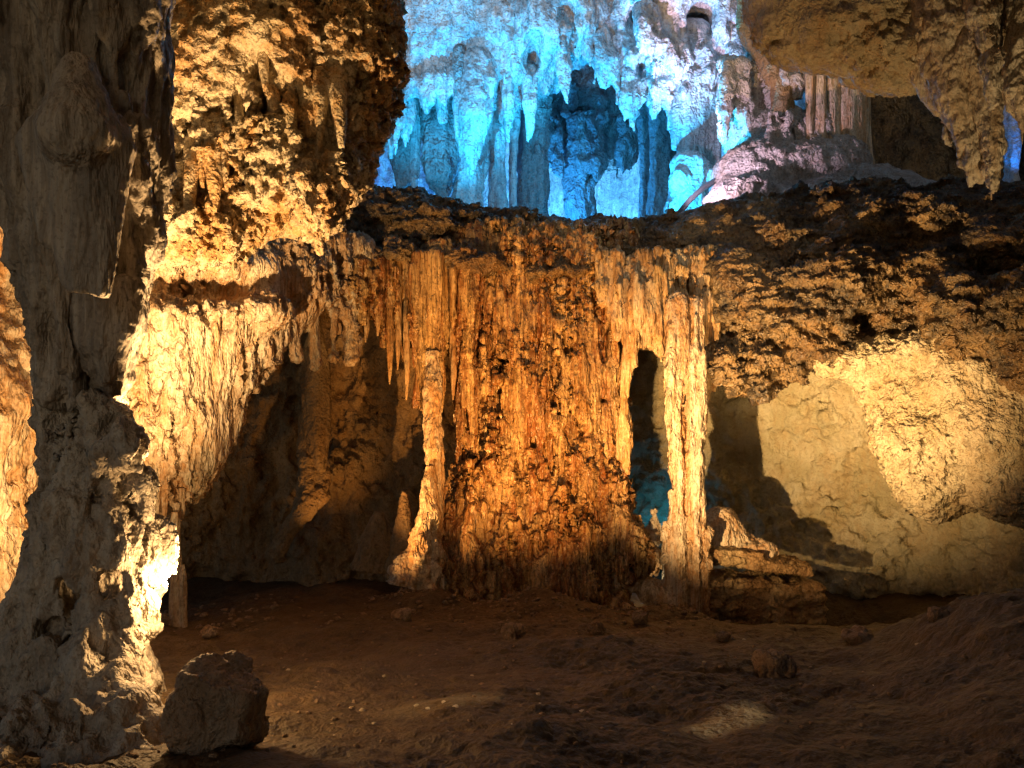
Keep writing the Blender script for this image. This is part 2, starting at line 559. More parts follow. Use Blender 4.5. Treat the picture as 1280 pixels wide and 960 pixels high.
def curtain(v, xs, depth, top, bot, r0, r1, k=.05, jit=12, back=.12, taper=.5):
    """hang tapering cones side by side along xs (photo px); top(px), bot(px) are rows, depth(px) metres"""
    for x in xs:
        d = depth(x) + U(-back, back)
        r = U(r0, r1)
        y1 = bot(x) + U(-jit, jit * .4)
        a = P(x, top(x), d); b = P(x + U(-2, 2), y1, d)
        b[1] = a[1] + U(-.02, .02)
        b[2] += r * taper
        m = a * .35 + b * .65
        v.cone(a, m, r, r * U(.75, 1.0), k)
        v.cone(m, b, r * U(.75, 1.0), r * taper, k)


def lin(*p):
    xs = [q[0] for q in p]; ys = [q[1] for q in p]
    return lambda x: float(np.interp(x, xs, ys))


exec_order = []
# ================================================================== SETTING
# ---- floor
ys = np.concatenate([np.linspace(-6, 2.5, 40), np.linspace(2.52, 7, 260), np.linspace(7.02, 13, 240), np.linspace(13.05, 34, 130)])
u = np.linspace(-1, 1, 560)
YY, UU = np.meshgrid(ys, u, indexing='ij')
XX = UU * (2.5 + np.maximum(YY, 0) * .85) + np.sign(UU) * np.abs(UU) ** 8 * 12
fV = np.stack([XX.ravel(), YY.ravel(), floor_z(XX, YY).ravel()], 1).astype(np.float32)
nx = len(u)
i = np.arange(len(ys) - 1)[:, None]; j = np.arange(nx - 1)[None, :]
fF = np.stack([i * nx + j, i * nx + j + 1, (i + 1) * nx + j + 1, (i + 1) * nx + j], -1).reshape(-1, 4).astype(np.int32)
fV = disp(fV, fF, [('fbm', .18, .55), ('fbm', .10, 1.5, 3.3), ('fbm', .022, 4.5), ('pop', .010, 11.0), ('fbm', .012, 22.0)])
fZ = fV[:, 2].reshape(len(ys), len(u))


def ground(x, y):
    r = np.clip(np.searchsorted(ys, y), 0, len(ys) - 1)
    c = np.argmin(np.abs(XX[r] - np.asarray(x)[..., None]), axis=-1)
    return fZ[r, c]


def floor_d(px, py):
    ds = np.linspace(2.5, 15, 900)
    x = (px - 640) / FPX * ds; z = (480 - py) / FPX * ds
    hit = np.nonzero(z < ground(x, ds))[0]
    return ds[hit[0]] if len(hit) else 12.0


mk('cave_floor', (fV, fF), M_FLOOR, kind='structure', base=np.array((0, 6, -2.0)))

# ---- left wall behind the pillar
v = sheet([(-200, 100, 6.6), (-200, 900, 6.6), (20, 100, 7.8), (20, 500, 7.4), (20, 800, 7.2), (120, 100, 8.6), (120, 500, 8.8), (120, 900, 8.6)],
          -260, 130, -150, 900, 2.6, [('ridge', .22, (1.2, 1.2, .6)), ('fbm', .12, (2.6, 2.6, 1.4)), ('pit', .06, 4.0), ('fbm', .03, (12, 12, 8))])
mk('cave_wall', v, M_CREAM, kind='structure')

# ---- unseen roof over the viewer, keeps sky light off from above
g0 = np.linspace(-12, 14, 90); g1 = np.linspace(-5, 7.6, 70)
GY_, GX_ = np.meshgrid(g1, g0, indexing='ij')
rV = np.stack([GX_.ravel(), GY_.ravel(), (4.6 + .04 * GY_).ravel()], 1).astype(np.float32)
i = np.arange(len(g1) - 1)[:, None]; j = np.arange(len(g0) - 1)[None, :]; nx = len(g0)
rF = np.stack([i * nx + j, (i + 1) * nx + j, (i + 1) * nx + j + 1, i * nx + j + 1], -1).reshape(-1, 4).astype(np.int32)
rV = disp(rV, rF, [('fbm', .4, .6), ('ridge', .15, 2.0)])
mk('cave_ceiling', (rV, rF), M_ROOF, kind='structure')
# ---- unseen walls beside and behind the viewer, letting sky in only from back left
pth = np.array([(11.5, 9.5), (10.5, 5), (9, 0), (7, -4), (3, -6), (-.5, -6.6)])
tt = np.linspace(0, 1, 80); zz = np.linspace(-3.2, 6, 50)
bx = np.interp(tt, np.linspace(0, 1, 6), pth[:, 0]); by = np.interp(tt, np.linspace(0, 1, 6), pth[:, 1])
ZZ, BX = np.meshgrid(zz, bx, indexing='ij'); _, BY = np.meshgrid(zz, by, indexing='ij')
wV = np.stack([BX.ravel(), BY.ravel(), ZZ.ravel()], 1).astype(np.float32)
i = np.arange(49)[:, None]; j = np.arange(79)[None, :]
wF = np.stack([i * 80 + j, i * 80 + j + 1, (i + 1) * 80 + j + 1, (i + 1) * 80 + j], -1).reshape(-1, 4).astype(np.int32)
wV = disp(wV, wF, [('fbm', .5, .5), ('ridge', .2, 1.5)])
mk('cave_wall', (wV, wF), M_ROOF, kind='structure')

# ---- left grotto wall
v = sheet([(100, 300, 12.5), (100, 800, 12.5), (250, 350, 14.2), (250, 720, 14.0), (400, 350, 14.6), (400, 560, 14.5), (400, 760, 13.6), (520, 350, 14.4), (520, 740, 13.8), (640, 400, 14.0), (640, 800, 14.0), (800, 400, 16.4), (800, 720, 16.0)],
          60, 860, 332, 830, 2.3, [('fbm', .5, .7), ('fbm', .35, (1.6, 1.6, .8)), ('ridge', .07, (3.5, 3.5, 1.2)), ('fbm', .06, (7, 7, 5)), ('pit', .05, 5.0)])
mk('grotto_wall', v, M_GROTTO_L, kind='structure')

# ---- right grotto wall, concave and pale
v = sheet([(760, 400, 16), (760, 800, 16), (850, 500, 15.2), (850, 700, 15.0), (950, 470, 14.4), (950, 620, 14.6), (950, 760, 14.0), (1080, 450, 13.2), (1080, 620, 13.8), (1080, 745, 13.0), (1080, 800, 14.5), (1200, 500, 12.2), (1200, 700, 12.6), (1200, 800, 13), (1320, 500, 10.4), (1320, 750, 10.6), (1450, 600, 9)],
          740, 1460, 380, 840, 2.3, [('fbm', .35, .7), ('fbm', .16, (1.8, 1.8, 2.4)), ('fbm', .06, (4, 4, 6)), ('fbm', .035, 9), ('pit', .05, 4.0)])
mk('grotto_wall', v, M_GROTTO, kind='structure')

# ---- floor of the upper chamber, behind the brow of the ledge: it roofs the grottoes
g0 = np.linspace(-14, 14, 160); g1 = np.linspace(12.7, 34, 130)
GY_, GX_ = np.meshgrid(g1, g0, indexing='ij')
gz = 2.1 + (GY_ - 12) * .08
gz = np.where(GX_ > 1.5, gz + np.minimum((GX_ - 1.5) * .12, .6), gz)
uV = np.stack([GX_.ravel(), GY_.ravel(), gz.ravel()], 1).astype(np.float32)
i = np.arange(len(g1) - 1)[:, None]; j = np.arange(len(g0) - 1)[None, :]; nx = len(g0)
uF = np.stack([i * nx + j, i * nx + j + 1, (i + 1) * nx + j + 1, (i + 1) * nx + j], -1).reshape(-1, 4).astype(np.int32)
uV = disp(uV, uF, [('fbm', .2, .7)])
mk('upper_floor', (uV, uF), M_UPDARK, kind='structure')

# ---- far wall of the upper chamber
v = sheet([(300, -300, 22), (300, 300, 24), (500, -100, 24), (500, 300, 25), (680, -100, 26), (680, 300, 28), (780, 0, 27), (780, 300, 28.5), (900, 0, 25), (900, 300, 26), (1100, 0, 20), (1100, 300, 20), (1250, 0, 17), (1250, 300, 17), (1500, 0, 13), (1500, 300, 13)],
          260, 1062, -340, 320, 3.0, [('ridge', .6, (.5, .5, .25)), ('fbm', .4, (1.0, 1.0, .4)), ('ridge', .15, (2.4, 2.4, .9)), ('fbm', .07, 5)])
mk('upper_wall', v, M_UPPER, kind='structure')

v = sheet([(1000, -300, 18), (1000, 300, 18), (1100, 0, 18.5), (1100, 300, 18.5), (1250, 0, 17), (1250, 300, 17), (1500, 0, 13), (1500, 300, 13)],
          1030, 1520, -340, 320, 4.0, [('ridge', .6, (.5, .5, .25)), ('fbm', .4, (1.0, 1.0, .4)), ('fbm', .1, 3)])
mk('upper_wall', v, M_LEDGE, kind='structure')  # darker rock colour stands in for the shade of the unlit hollow

# ---- ceiling of the blue chamber: broken by arches, fringed with points
v = Vol.px(410, 1010, -130, 290, 15.5, 21.5, .055)
edge = lin((400, 150), (450, 150), (480, 105), (530, 95), (545, 110), (600, 110), (640, 125), (665, 118), (690, 95), (720, 70), (745, 58), (770, 70), (800, 90), (840, 95), (860, 85), (900, 75), (950, 90), (1010, 70))
dep = lambda x: 18.6 + .5 * math.sin(x * .021) - .0016 * (x - 640)
for x in np.arange(405, 1015, 7.0):                    # the vault: lobes that lean back upward to the viewer
    e = edge(x)
    for t in np.linspace(0, 1, 7):
        y = e - 26 - t * (e + 140)
        d = dep(x) - 3.0 * t ** 1.1
        v.ell(P(x + U(-6, 6), y + U(-12, 12), d + .55), (U(.30, .48), .75, U(.42, .75)), .22)
for x, y, d, r in ((575, 70, 18.2, .9), (640, 55, 17.6, 1.2), (520, 40, 17.4, 1.1), (700, 20, 17, 1.0), (820, 30, 17.2, .9), (900, 20, 17, .8)):
    v.ell(P(x, y, d + .5), (r, .7, r * .8), .4)
# hollows in the vault
for x, y, rx, ry in ((708, 38, 16, 26), (795, 40, 16, 30), (535, 128, 16, 34), (478, 118, 13, 26), (605, 126, 20, 20), (655, 128, 14, 18), (720, 92, 36, 24), (872, 35, 20, 22), (935, 45, 14, 28), (620, 128, 14, 16), (512, 120, 9, 20), (572, 72, 6, 14), (560, 118, 12, 18), (668, 70, 12, 20), (830, 66, 12, 22), (905, 60, 10, 20), (690, 100, 12, 18), (500, 60, 12, 16), (850, 120, 14, 20)):
    v.ell(P(x, y, 17.6), (rx / 55., 1.5, ry / 55.), .12, sub=True)
curtain(v, [x + U(-3, 3) for x in np.arange(440, 1000, 7.5)], lambda x: dep(x) - U(0, .5), lambda x: edge(x) - 45, lambda x: edge(x) + U(-10, 34), .04, .12, .08, 10, .25, .2)
for x0, y0, x1, y1, r in ((748, 40, 772, 108, .3), (772, 70, 792, 136, .3), (865, 55, 893, 138, .30), (890, 60, 893, 138, .22), (852, 60, 838, 118, .2), (820, 60, 822, 118, .40), (920, 40, 905, 95, .22), (700, 40, 706, 106, .2), (590, 95, 592, 205, .42), (600, 120, 604, 218, .28), (485, 110, 488, 210, .4), (505, 110, 507, 190, .3), (455, 150, 458, 210, .35), (655, 100, 660, 150, .22), (675, 85, 672, 140, .16), (560, 100, 556, 150, .14), (940, 60, 948, 110, .2), (965, 40, 962, 120, .25)):
    d = dep(x0) - .35
    v.cone(P(x0, y0, d), P(x1, y1, d), r, .05, .16)
for row in (((690, 5), (745, 62), (800, 118)), ((800, 20), (840, 60), (870, 95)), ((900, 30), (940, 70), (985, 80)), ((470, 60), (520, 95), (570, 88)), ((600, 100), (640, 112), (690, 78)), ((820, 95), (850, 100), (890, 110))):
    for t in np.linspace(0, 1, 16):
        x = np.interp(t, (0, .5, 1), [q[0] for q in row]) + U(-4, 4); y = np.interp(t, (0, .5, 1), [q[1] for q in row]) + U(-5, 5)
        d = dep(x) - 3.0 * max(0, (edge(x) - y) / (edge(x) + 140)) - .55
        r = U(.07, .17); ln = U(12, 46)
        v.cone(P(x, y - 14, d + .3), P(x, y + ln * .4, d), r * 1.3, r, .12); v.cone(P(x, y + ln * .4, d), P(x + U(-2, 2), y + ln, d), r, r * .25, .1)
for n in range(34):
    x = U(440, 990); e = edge(x); d = dep(x) - U(.2, .8); r = U(.10, .24)
    y0 = e - U(20, 60); y1 = e + U(0, 55)
    v.chain([P(x, y0, d + .3), P(x + U(-2, 2), (y0 + y1) / 2, d), P(x + U(-3, 3), y1, d)], [r * 1.5, r, r * .15], .12)
v.rough(.15, (1.2, 1.2, .7), 3)
V, F = v.mesh()
V = disp(V, F, [('ridge', .16, (2.4, 2.4, .5)), ('pit', .10, (1.6, 1.6, .6)), ('ridge', .05, (6, 6, 1.6)), ('fbm', .035, (10, 10, 5))])
mk('cave_ceiling', (V, F), M_UPPER, kind='structure')

# ---- added rib of rock that blocks the blue lamps from the dark hollow
v = Vol(P(1055, 320, 16) - np.array((1.0, .5, 0)), np.array((13.5, 29, 9)), .11)
for t in np.linspace(16.8, 28, 12):
    for z in np.arange(2, 9.2, 1.0):
        c = P(1052, 480, t); c[2] = z
        v.ell(c, (.45 + .03 * (t - 15), .95, .8), .4)
v.rough(.3, .7, 3)
V, F = v.mesh(); V = disp(V, F, [('ridge', .12, (1.6, 1.6, .7)), ('fbm', .06, 4)])
mk('upper_wall', (V, F), M_LEDGE, kind='structure')  # light blocker; its dark colour adds to the hollow's shade

# ================================================================== THE LEDGE
v = Vol.px(270, 1480, 170, 540, 9.2, 14.0, .030)
ax = [(250, 12.6), (430, 13.1), (560, 13.3), (700, 13.4), (830, 13.3), (950, 13.1), (1080, 12.7), (1200, 12.2), (1320, 11.6), (1480, 10.8)]
topy = lin((250, 240), (420, 237), (480, 243), (560, 257), (640, 272), (720, 281), (800, 282), (850, 275), (900, 262), (1000, 250), (1100, 236), (1150, 232), (1280, 240), (1480, 250))
rad = lin((250, .75), (430, .85), (560, .9), (700, .95), (830, 1.0), (950, 1.15), (1080, 1.2), (1200, 1.2), (1320, 1.2), (1480, 1.2))
dax = lin(*ax)
prev = None
for x in np.arange(255, 1490, 30):
    d = dax(x); r = rad(x)
    c = P(x, topy(x), d); c[2] -= r
    if prev is not None:
        v.cone(prev[0], c, prev[1], r, .3)
    prev = (c, r)
# lobes of the right hand overhang
for x, y, d, rx, ry, rz in ((985, 395, 11.4, .95, .75, .75), (930, 360, 11.8, .6, .7, .6), (1040, 350, 11.2, .8, .7, .6), (955, 455, 11.7, .5, .5, .55), (1045, 430, 11.3, .5, .5, .45),
                            (1215, 400, 10.3, .75, .8, .75), (1170, 345, 11.1, .8, .8, .5), (1290, 420, 9.8, .7, .8, 1.0), (1250, 310, 10.9, .9, .8, .45), (1120, 400, 11.2, .5, .5, .45),
                            (900, 345, 12.0, .5, .6, .4), (830, 345, 12.1, .5, .5, .33), (700, 345, 12.25, .7, .6, .26), (500, 325, 12.0, .6, .6, .26), (590, 330, 12.1, .6, .6, .26), (430, 325, 11.8, .45, .5, .3), (760, 320, 12.7, .8, .7, .3), (640, 312, 12.8, .8, .7, .3), (520, 290, 12.6, .8, .7, .3), (860, 310, 12.6, .7, .7, .35), (960, 310, 12.3, .9, .8, .5), (1080, 300, 11.9, .9, .8, .5), (1180, 290, 11.5, .9, .8, .5)):
    v.ell(P(x, y, d + .25), (rx, ry, rz), .2)
# ragged lower lip
curtain(v, [x + U(-4, 4) for x in np.arange(905, 1010, 7)], lambda x: 11.5, lambda x: 440, lin((900, 470), (930, 505), (960, 500), (985, 518), (1010, 490)), .08, .18, .12, 10, .2, .5)
# the crease between the two lobes, and pockets
v.chain([P(1085, 445, 10.7), P(1130, 395, 10.4), P(1160, 350, 10.2)], [.16, .2, .08], .15, sub=True)
for x, y, d, r in ((1190, 285, 9.9, .22), (1130, 310, 10.2, .2), (1240, 350, 9.3, .2), (1065, 290, 10.9, .2), (905, 425, 11.0, .3), (1205, 455, 9.5, .25)):
    v.ell(P(x, y, d), (r * 1.5, r * 1.6, r * .7), .15, sub=True)
v.rough(.26, (.9, .9, 1.4), 3)
v.rough(.10, (1.8, 1.8, 3.2), 4, True, off=4)
V, F = v.mesh()
V = disp(V, F, [('crack', .06, (1.0, 1.0, 2.0)), ('fbm', .10, (2.2, 2.4, 4)), ('fbm', .06, (5, 5, 11)), ('ridge', .026, (9, 9, 20)), ('fbm', .018, (26, 26, 40))], .5)
mk('rock_ledge', (V, F), M_LEDGE, None, 'long dark mud-coated rock ledge spanning the cave below the blue lit chamber', 'rock ledge')

# ================================================================== CENTRAL FLOWSTONE
fs = thing('flowstone_column', P(680, 760, 11.6), 'massive fluted orange flowstone column in the middle of the cave, widening onto the floor', 'flowstone')
v = Vol.px(480, 850, 290, 830, 10.3, 13.2, .027)
lft = lin((300, 560), (420, 578), (520, 580), (600, 572), (640, 560), (700, 530), (770, 505))
rgt = lin((300, 800), (400, 775), (480, 765), (570, 768), (620, 790), (700, 800), (770, 790))
dfr = lin((300, 12.3), (420, 12.15), (560, 12.0), (640, 11.7), (700, 11.4), (770, 11.1), (830, 10.9))
for y in np.arange(310, 830, 26):                  # the core
    for x in np.arange(lft(y) + (36 if y < 610 else 20), rgt(y) - 26, 24):
        d = dfr(y) + .35
        v.ell(P(x, y, d + U(-.08, .08)), (.36, .36, .42), .22)
topf = lambda x: 318 + U(-8, 8)
for n in range(210):                                # long ribs and drapes, some thick, some thin
    big = U(0, 1) < .3
    y0 = U(315, 560); ln = U(90, 320) if big else U(50, 220)
    y1 = min(y0 + ln, 735)
    x = U(lft((y0 + y1) / 2) + 10, rgt((y0 + y1) / 2) - 6)
    r = U(.09, .18) if big else U(.03, .075)
    edge_ = min(1, min(x - lft(y1), rgt(y1) - x) / 40.)
    jo = U(-.10, .06) if big else U(-.16, .02)
    pts = []; rr = []
    for t in np.linspace(0, 1, 5):
        y = y0 + t * (y1 - y0)
        pts.append(P(x + U(-2, 2), y, dfr(y) + .10 + .15 * (1 - edge_) + jo + (.16 if t == 0 else 0)))
        rr.append(r * U(.65, 1.15) * (.6 if t in (0, 1) else 1))
    v.chain(pts, rr, .04)
for n in range(34):                                # deep grooves between the flutes
    y0 = U(330, 560); y1 = y0 + U(60, 140); x = U(585, 765)
    v.cone(P(x, y0, dfr(y0) + .02), P(x, y1, dfr(y1) + .02), .07, .05, .05, sub=True)
for n in range(110):                               # knobs and stubby stalagmites on the flared foot
    y = U(590, 790); x = U(lft(y) - 6, rgt(y) + 8)
    r = U(.06, .17)
    v.cone(P(x, y, dfr(y) - .05), P(x, y - U(8, 34), dfr(y) + .12), r, r * .6, .07)
for x, y, h_, r in ((705, 690, 75, .22), (742, 640, 50, .13), (725, 720, 60, .25), (640, 700, 40, .2), (590, 690, 50, .2), (775, 690, 40, .16), (680, 740, 40, .25)):
    v.cone(P(x, y + 20, dfr(y) - .12), P(x, y - h_, dfr(y) + .05), r, r * .45, .1)
v.chain([P(752, 600, 11.9), P(785, 680, 11.5), P(800, 700, 11.4)], [.14, .22, .2], .15)
v.rough(.09, (2.0, 2.0, 1.0), 3)
V, F = v.mesh()
V = disp(V, F, [('ridge', .13, (4, 4, .28)), ('ridge', .07, (9, 9, .5)), ('pop', .035, (7, 7, 3.0)), ('fbm', .03, (13, 13, 5)), ('fbm', .018, (28, 28, 12))], 1.1)
mk('flowstone_body', (V, F), M_FLOW, fs)

# curtain to the left of it: sheets and organ pipes below the ledge
v = Vol.px(395, 615, 285, 640, 10.9, 13.0, .024)
bot = lin((395, 395), (420, 395), (440, 425), (455, 410), (470, 415), (482, 455), (492, 400), (505, 470), (515, 440), (528, 520), (540, 520), (550, 515), (558, 430), (568, 420), (578, 600), (590, 590), (600, 500))
dcur = lin((395, 11.5), (440, 11.6), (520, 11.8), (600, 12.0))
curtain(v, [x + U(-2, 2) for x in np.arange(405, 602, 4.2)], lambda x: dcur(x) + .1, lambda x: 322 + U(-16, 14), bot, .03, .10, .04, 22, .18, .45)
curtain(v, [x + U(-3, 3) for x in np.arange(405, 602, 9)], lambda x: dcur(x) + .25, lambda x: 322 + U(-14, 12), lambda x: min(bot(x), 470) - 25, .12, .2, .1, 14, .08, .6)
curtain(v, [525, 533, 541, 548, 580, 586], lambda x: dcur(x), lambda x: 318, lambda x: 515, .07, .1, .05, 6, .04, .7)
v.cone(P(400, 385, 11.6), P(455, 350, 11.7), .16, .22, .15)      # the pale shelf at the left
v.cone(P(405, 375, 11.5), P(450, 365, 11.5), .12, .15, .15)
v.cone(P(573, 470, 12.0), P(577, 600, 11.9), .06, .05, .06)
v.rough(.05, (3, 3, 1), 3)
V, F = v.mesh()
V = disp(V, F, [('ridge', .08, (8, 8, .5)), ('pop', .03, (13, 13, 2.5)), ('fbm', .022, (24, 24, 8)), ('fbm', .012, 45)])
curt = mk('flowstone_curtain', (V, F), M_FLOW, None, 'fluted orange flowstone curtain hanging below the ledge, left of the central column', 'flowstone curtain')
for x, y0, y1, w in ((440, 400, 438, 4), (457, 395, 428, 4), (487, 400, 480, 4.5), (497, 380, 462, 4), (508, 420, 500, 4), (566, 440, 500, 4), (472, 385, 420, 3.5), (424, 385, 410, 3)):
    d = dcur(x) - .02
    r = w / FPX * d
    mk('stalactite', tube([P(x, y0 - 60, d + .22), P(x, y0 - 20, d + .08), P(x + 1, (y0 + y1) / 2, d), P(x, y1, d)], [r * 1.4, r * 1.3, r, r * .25], .02, 18, .3, 8, 9, x), M_GOLD, curt)

# slender column below the curtain, with its two stacked stalagmites
d = 11.55
sc = thing('slender_column', P(530, 720, d), 'slender pale knobbly column joining the orange curtain to a stalagmite on the floor', 'column')
mk('column_shaft', tube([P(541, 440, d + .3), P(541, 490, d + .14), P(540, 530, d + .05), P(543, 560, d), P(545, 600, d), P(543, 640, d - .05), P(540, 668, d - .1)], [.10, .12, .115, .13, .10, .13, .18], .02, 34, .6, 11, 9, 3.0), M_CREAM, sc)
mk('stalagmite', tube([P(538, 582, d - .16), P(537, 600, d - .16), P(538, 640, d - .2), P(530, 690, d - .25), P(520, 735, d - .35)], [.05, .10, .16, .26, .42], .02, 44, .6, 9, 7, 8.0), M_CREAM, sc)
st = tube([P(506, 614, 12.0), P(506, 640, 12.0), P(505, 672, 12.0), P(503, 720, 12.0)], [.04, .12, .18, .26], .022, 30, .4, 0, 7, 21.0)
mk('stalagmite', st, M_GROTTO_L, None, 'squat grey-green stalagmite standing left of the slender pale column', 'stalagmite')
st = tube([P(474, 640, 12.6), P(472, 665, 12.6), P(466, 710, 12.6)], [.08, .2, .36], .03, 30, .35, 0, 5, 2.0)
mk('stalagmite', st, M_GROTTO_L, None, 'low dark brown stalagmite lump in the grotto, farthest left of the stalagmites by the column', 'stalagmite')

# ---- curtain and twin column right of the centre
tc = thing('twin_column', P(858, 775, 11.6), 'pale twin column of two fused shafts with a fringed orange top, before the right grotto', 'column')
botr = lin((755, 400), (780, 460), (790, 480), (800, 455), (812, 470), (826, 480), (835, 540), (875, 540), (885, 520), (900, 480), (920, 440))
dd = lambda x: 11.75 + (x - 780) * .001
v = Vol.px(740, 930, 300, 610, 10.8, 13.0, .022)
curtain(v, [x + U(-2, 2) for x in np.arange(750, 920, 4.0)], lambda x: dd(x) + .22, lambda x: 330 + U(-14, 14), lambda x: min(botr(x), 450) - 20, .06, .13, .06, 14, .14, .6)
curtain(v, [x + U(-1.5, 1.5) for x in np.arange(768, 905, 4.5)], lambda x: dd(x) + .02, lambda x: 345 + U(-12, 30), lambda x: botr(x) - U(0, 30), .03, .06, .04, 16, .10, .45)
v.cone(P(783, 400, 11.8), P(780, 590, 11.8), .05, .09, .06)                    # drapery down the left jamb
v.cone(P(786, 420, 11.75), P(775, 570, 11.75), .07, .05, .06)
v.ell(P(812, 452, 11.7), (.16, .3, .2), .08, sub=True)
v.rough(.08, (2.5, 2.5, 1.5), 3)
V, F = v.mesh()
V = disp(V, F, [('ridge', .06, (7, 7, .5)), ('pop', .025, (10, 10, 4)), ('fbm', .018, (24, 24, 8))])
mk('fringe', (V, F), M_GOLD, tc)
v = Vol.px(815, 900, 350, 800, 10.9, 12.3, .02)
for xs_, rr in (((848, 846, 842, 848, 850, 846, 845), (.17, .15, .12, .13, .12, .19, .22)), ((868, 870, 872, 866, 868, 868, 870), (.12, .12, .10, .12, .13, .15, .18))):
    v.chain([P(x, y, 11.6 - .02 * n) for n, (x, y) in enumerate(zip(xs_, (380, 450, 520, 570, 620, 690, 775)))], rr, .05)
for n in range(46):
    x = U(834, 880); y0 = U(380, 640); r = U(.02, .045)
    v.cone(P(x, y0, 11.46), P(x + U(-2, 2), y0 + U(30, 110), 11.44), r, r * .8, .03)
for n in range(60):
    x = U(830, 886); y = U(665, 775)
    v.cone(P(x, y, 11.40), P(x, y - 10, 11.46), U(.03, .08), .03, .04)
v.chain([P(856, 470, 11.42), P(858, 640, 11.44)], [.02, .02], .05, sub=True)
v.rough(.06, (3, 3, 1.2), 3)
V, F = v.mesh()
V = disp(V, F, [('ridge', .05, (7, 7, .45)), ('pop', .016, (12, 12, 5)), ('fbm', .012, (24, 24, 8))])
mk('column_shafts', (V, F), M_SHAFT, tc)

# ================================================================== RIGHT SIDE
# bulge hanging below the ledge at the right
v = Vol.px(1050, 1420, 400, 700, 9.0, 12.6, .03)
for x, y, d, rx, ry, rz in ((1180, 545, 10.9, .95, .8, .95), (1165, 600, 10.9, .55, .6, .52), (1130, 490, 11.1, .55, .6, .5), (1100, 450, 11.1, .5, .5, .35), (1050, 452, 11.3, .4, .5, .22), (1165, 440, 10.7, .5, .5, .35), (1255, 520, 10.3, .9, .8, .85), (1300, 600, 10.1, .8, .8, .6), (1215, 470, 10.5, .7, .7, .5), (1340, 520, 9.9, .9, .8, 1.1)):
    v.ell(P(x, y, d + .2), (rx, ry, rz), .25)
v.rough(.16, (1.1, 1.1, 1.1), 3)
V, F = v.mesh()
V = disp(V, F, [('fbm', .10, 2.6), ('pit', .04, 6.0), ('fbm', .04, 6.0), ('pit', .04, 12.0), ('fbm', .02, 22), ('fbm', .012, 45)])
mk('rock_bulge', (V, F), M_BULGE, None, 'pale sandy rock bulge drooping under the right end of the ledge', 'rock')

# stump and slabs right of the twin column
v = Vol.px(870, 990, 610, 720, 11.4, 13.4, .024)
v.ell(P(900, 670, 12.2), (.34, .34, .44), .15); v.ell(P(935, 688, 12.1), (.3, .3, .2), .15); v.ell(P(955, 690, 12.0), (.2, .25, .14), .1)
v.rough(.05, (2, 2, 2), 3)
V, F = v.mesh(); V = disp(V, F, [('fbm', .03, 5), ('pit', .018, 9.0), ('fbm', .012, 18)])
mk('rock_stump', (V, F), M_CREAM, None, 'rounded golden rock lump sitting on the slab right of the twin column', 'rock')

v = Vol.px(850, 1040, 670, 735, 11.2, 12.8, .02)
v.box(P(925, 698, 11.95), (.98, .38, .075), .03, .05, pitch=-.13)
v.box(P(905, 688, 11.9), (.5, .3, .06), .02, .05, pitch=-.10)
v.rough(.07, (1.4, 2.4, 5), 3)
V, F = v.mesh(); V = disp(V, F, [('ridge', .02, (3, 8, 14)), ('fbm', .015, 16)])
mk('rock_slab', (V, F), M_SLAB, None, 'thin tilted rock slab lying on the thick block right of the twin column', 'rock slab')

v = Vol.px(840, 1060, 700, 810, 11.0, 13.0, .024)
v.box(P(945, 745, 12.0), (.86, .5, .28), .06, .05, pitch=-.02)
v.rough(.09, (1.5, 1.5, 4), 3)
V, F = v.mesh(); V = disp(V, F, [('ridge', .03, (3, 8, 10)), ('crack', .03, (2.0, 2, 5)), ('fbm', .02, 14)])
mk('rock_block', (V, F), M_SLAB, None, 'thick squared brown rock block lying on the floor under the tilted slab', 'rock block')

# low rocks between the centre column and the twin column
v = Vol.px(770, 850, 610, 790, 11.0, 13.0, .022)
for x, y, d, r in ((790, 680, 11.7, .22), (818, 668, 12.1, .15), (780, 720, 11.5, .25), (815, 740, 11.5, .22), (835, 745, 11.5, .2)):
    v.ell(P(x, y, d), (r, r, r * .9), .12)
v.cone(P(817, 672, 12.0), P(818, 640, 12.0), .11, .03, .06)
v.ell(P(812, 700, 12.75), (.24, .2, .22), .06)
v.rough(.06, 2.5, 3)
V, F = v.mesh(); V = disp(V, F, [('pop', .04, 8), ('fbm', .02, 16)])
mk('rock_heap', (V, F), M_CREAM, None, 'knobbly golden rock heap filling the gap between the orange column and the twin column', 'rock')

# ================================================================== LEFT SIDE
# hanging rock at upper left
hr = thing('hanging_rock', P(330, 0, 7.8), 'big pitted tan rock mass hanging from the ceiling right of the dark pillar', 'hanging rock')
v = Vol.px(130, 530, -140, 345, 6.6, 9.6, .024)
hb = lin((130, 300), (200, 315), (232, 300), (270, 312), (300, 310), (320, 288), (350, 280), (380, 282), (400, 290), (430, 235), (445, 180), (465, 140), (490, 92), (530, 60))
for x in np.arange(140, 480, 22):
    for t in np.linspace(0, 1, 9):
        y = hb(x) - 25 - t * (hb(x) + 140)
        d = 7.55 + .0012 * (x - 200) + .5 * t * 0 + (.45 if t > .3 and x > 380 else .2)
        v.ell(P(x + U(-5, 5), y + U(-10, 10), d + U(-.12, .1)), (.24, .45, U(.26, .36)), .18)
for x, y, d, rx, rz in ((440, 60, 7.8, .34, .5), (462, 95, 7.9, .2, .16), (420, 130, 7.7, .28, .35), (395, 215, 7.5, .26, .45), (385, 250, 7.45, .2, .3), (250, 80, 7.4, .5, .6), (330, 60, 7.4, .5, .5), (270, 290, 7.4, .3, .2), (220, 280, 7.4, .2, .25), (330, 240, 7.55, .3, .3)):
    v.ell(P(x, y, d), (rx, .4, rz), .15)
v.cone(P(392, 250, 7.45), P(403, 306, 7.45), .16, .07, .1)
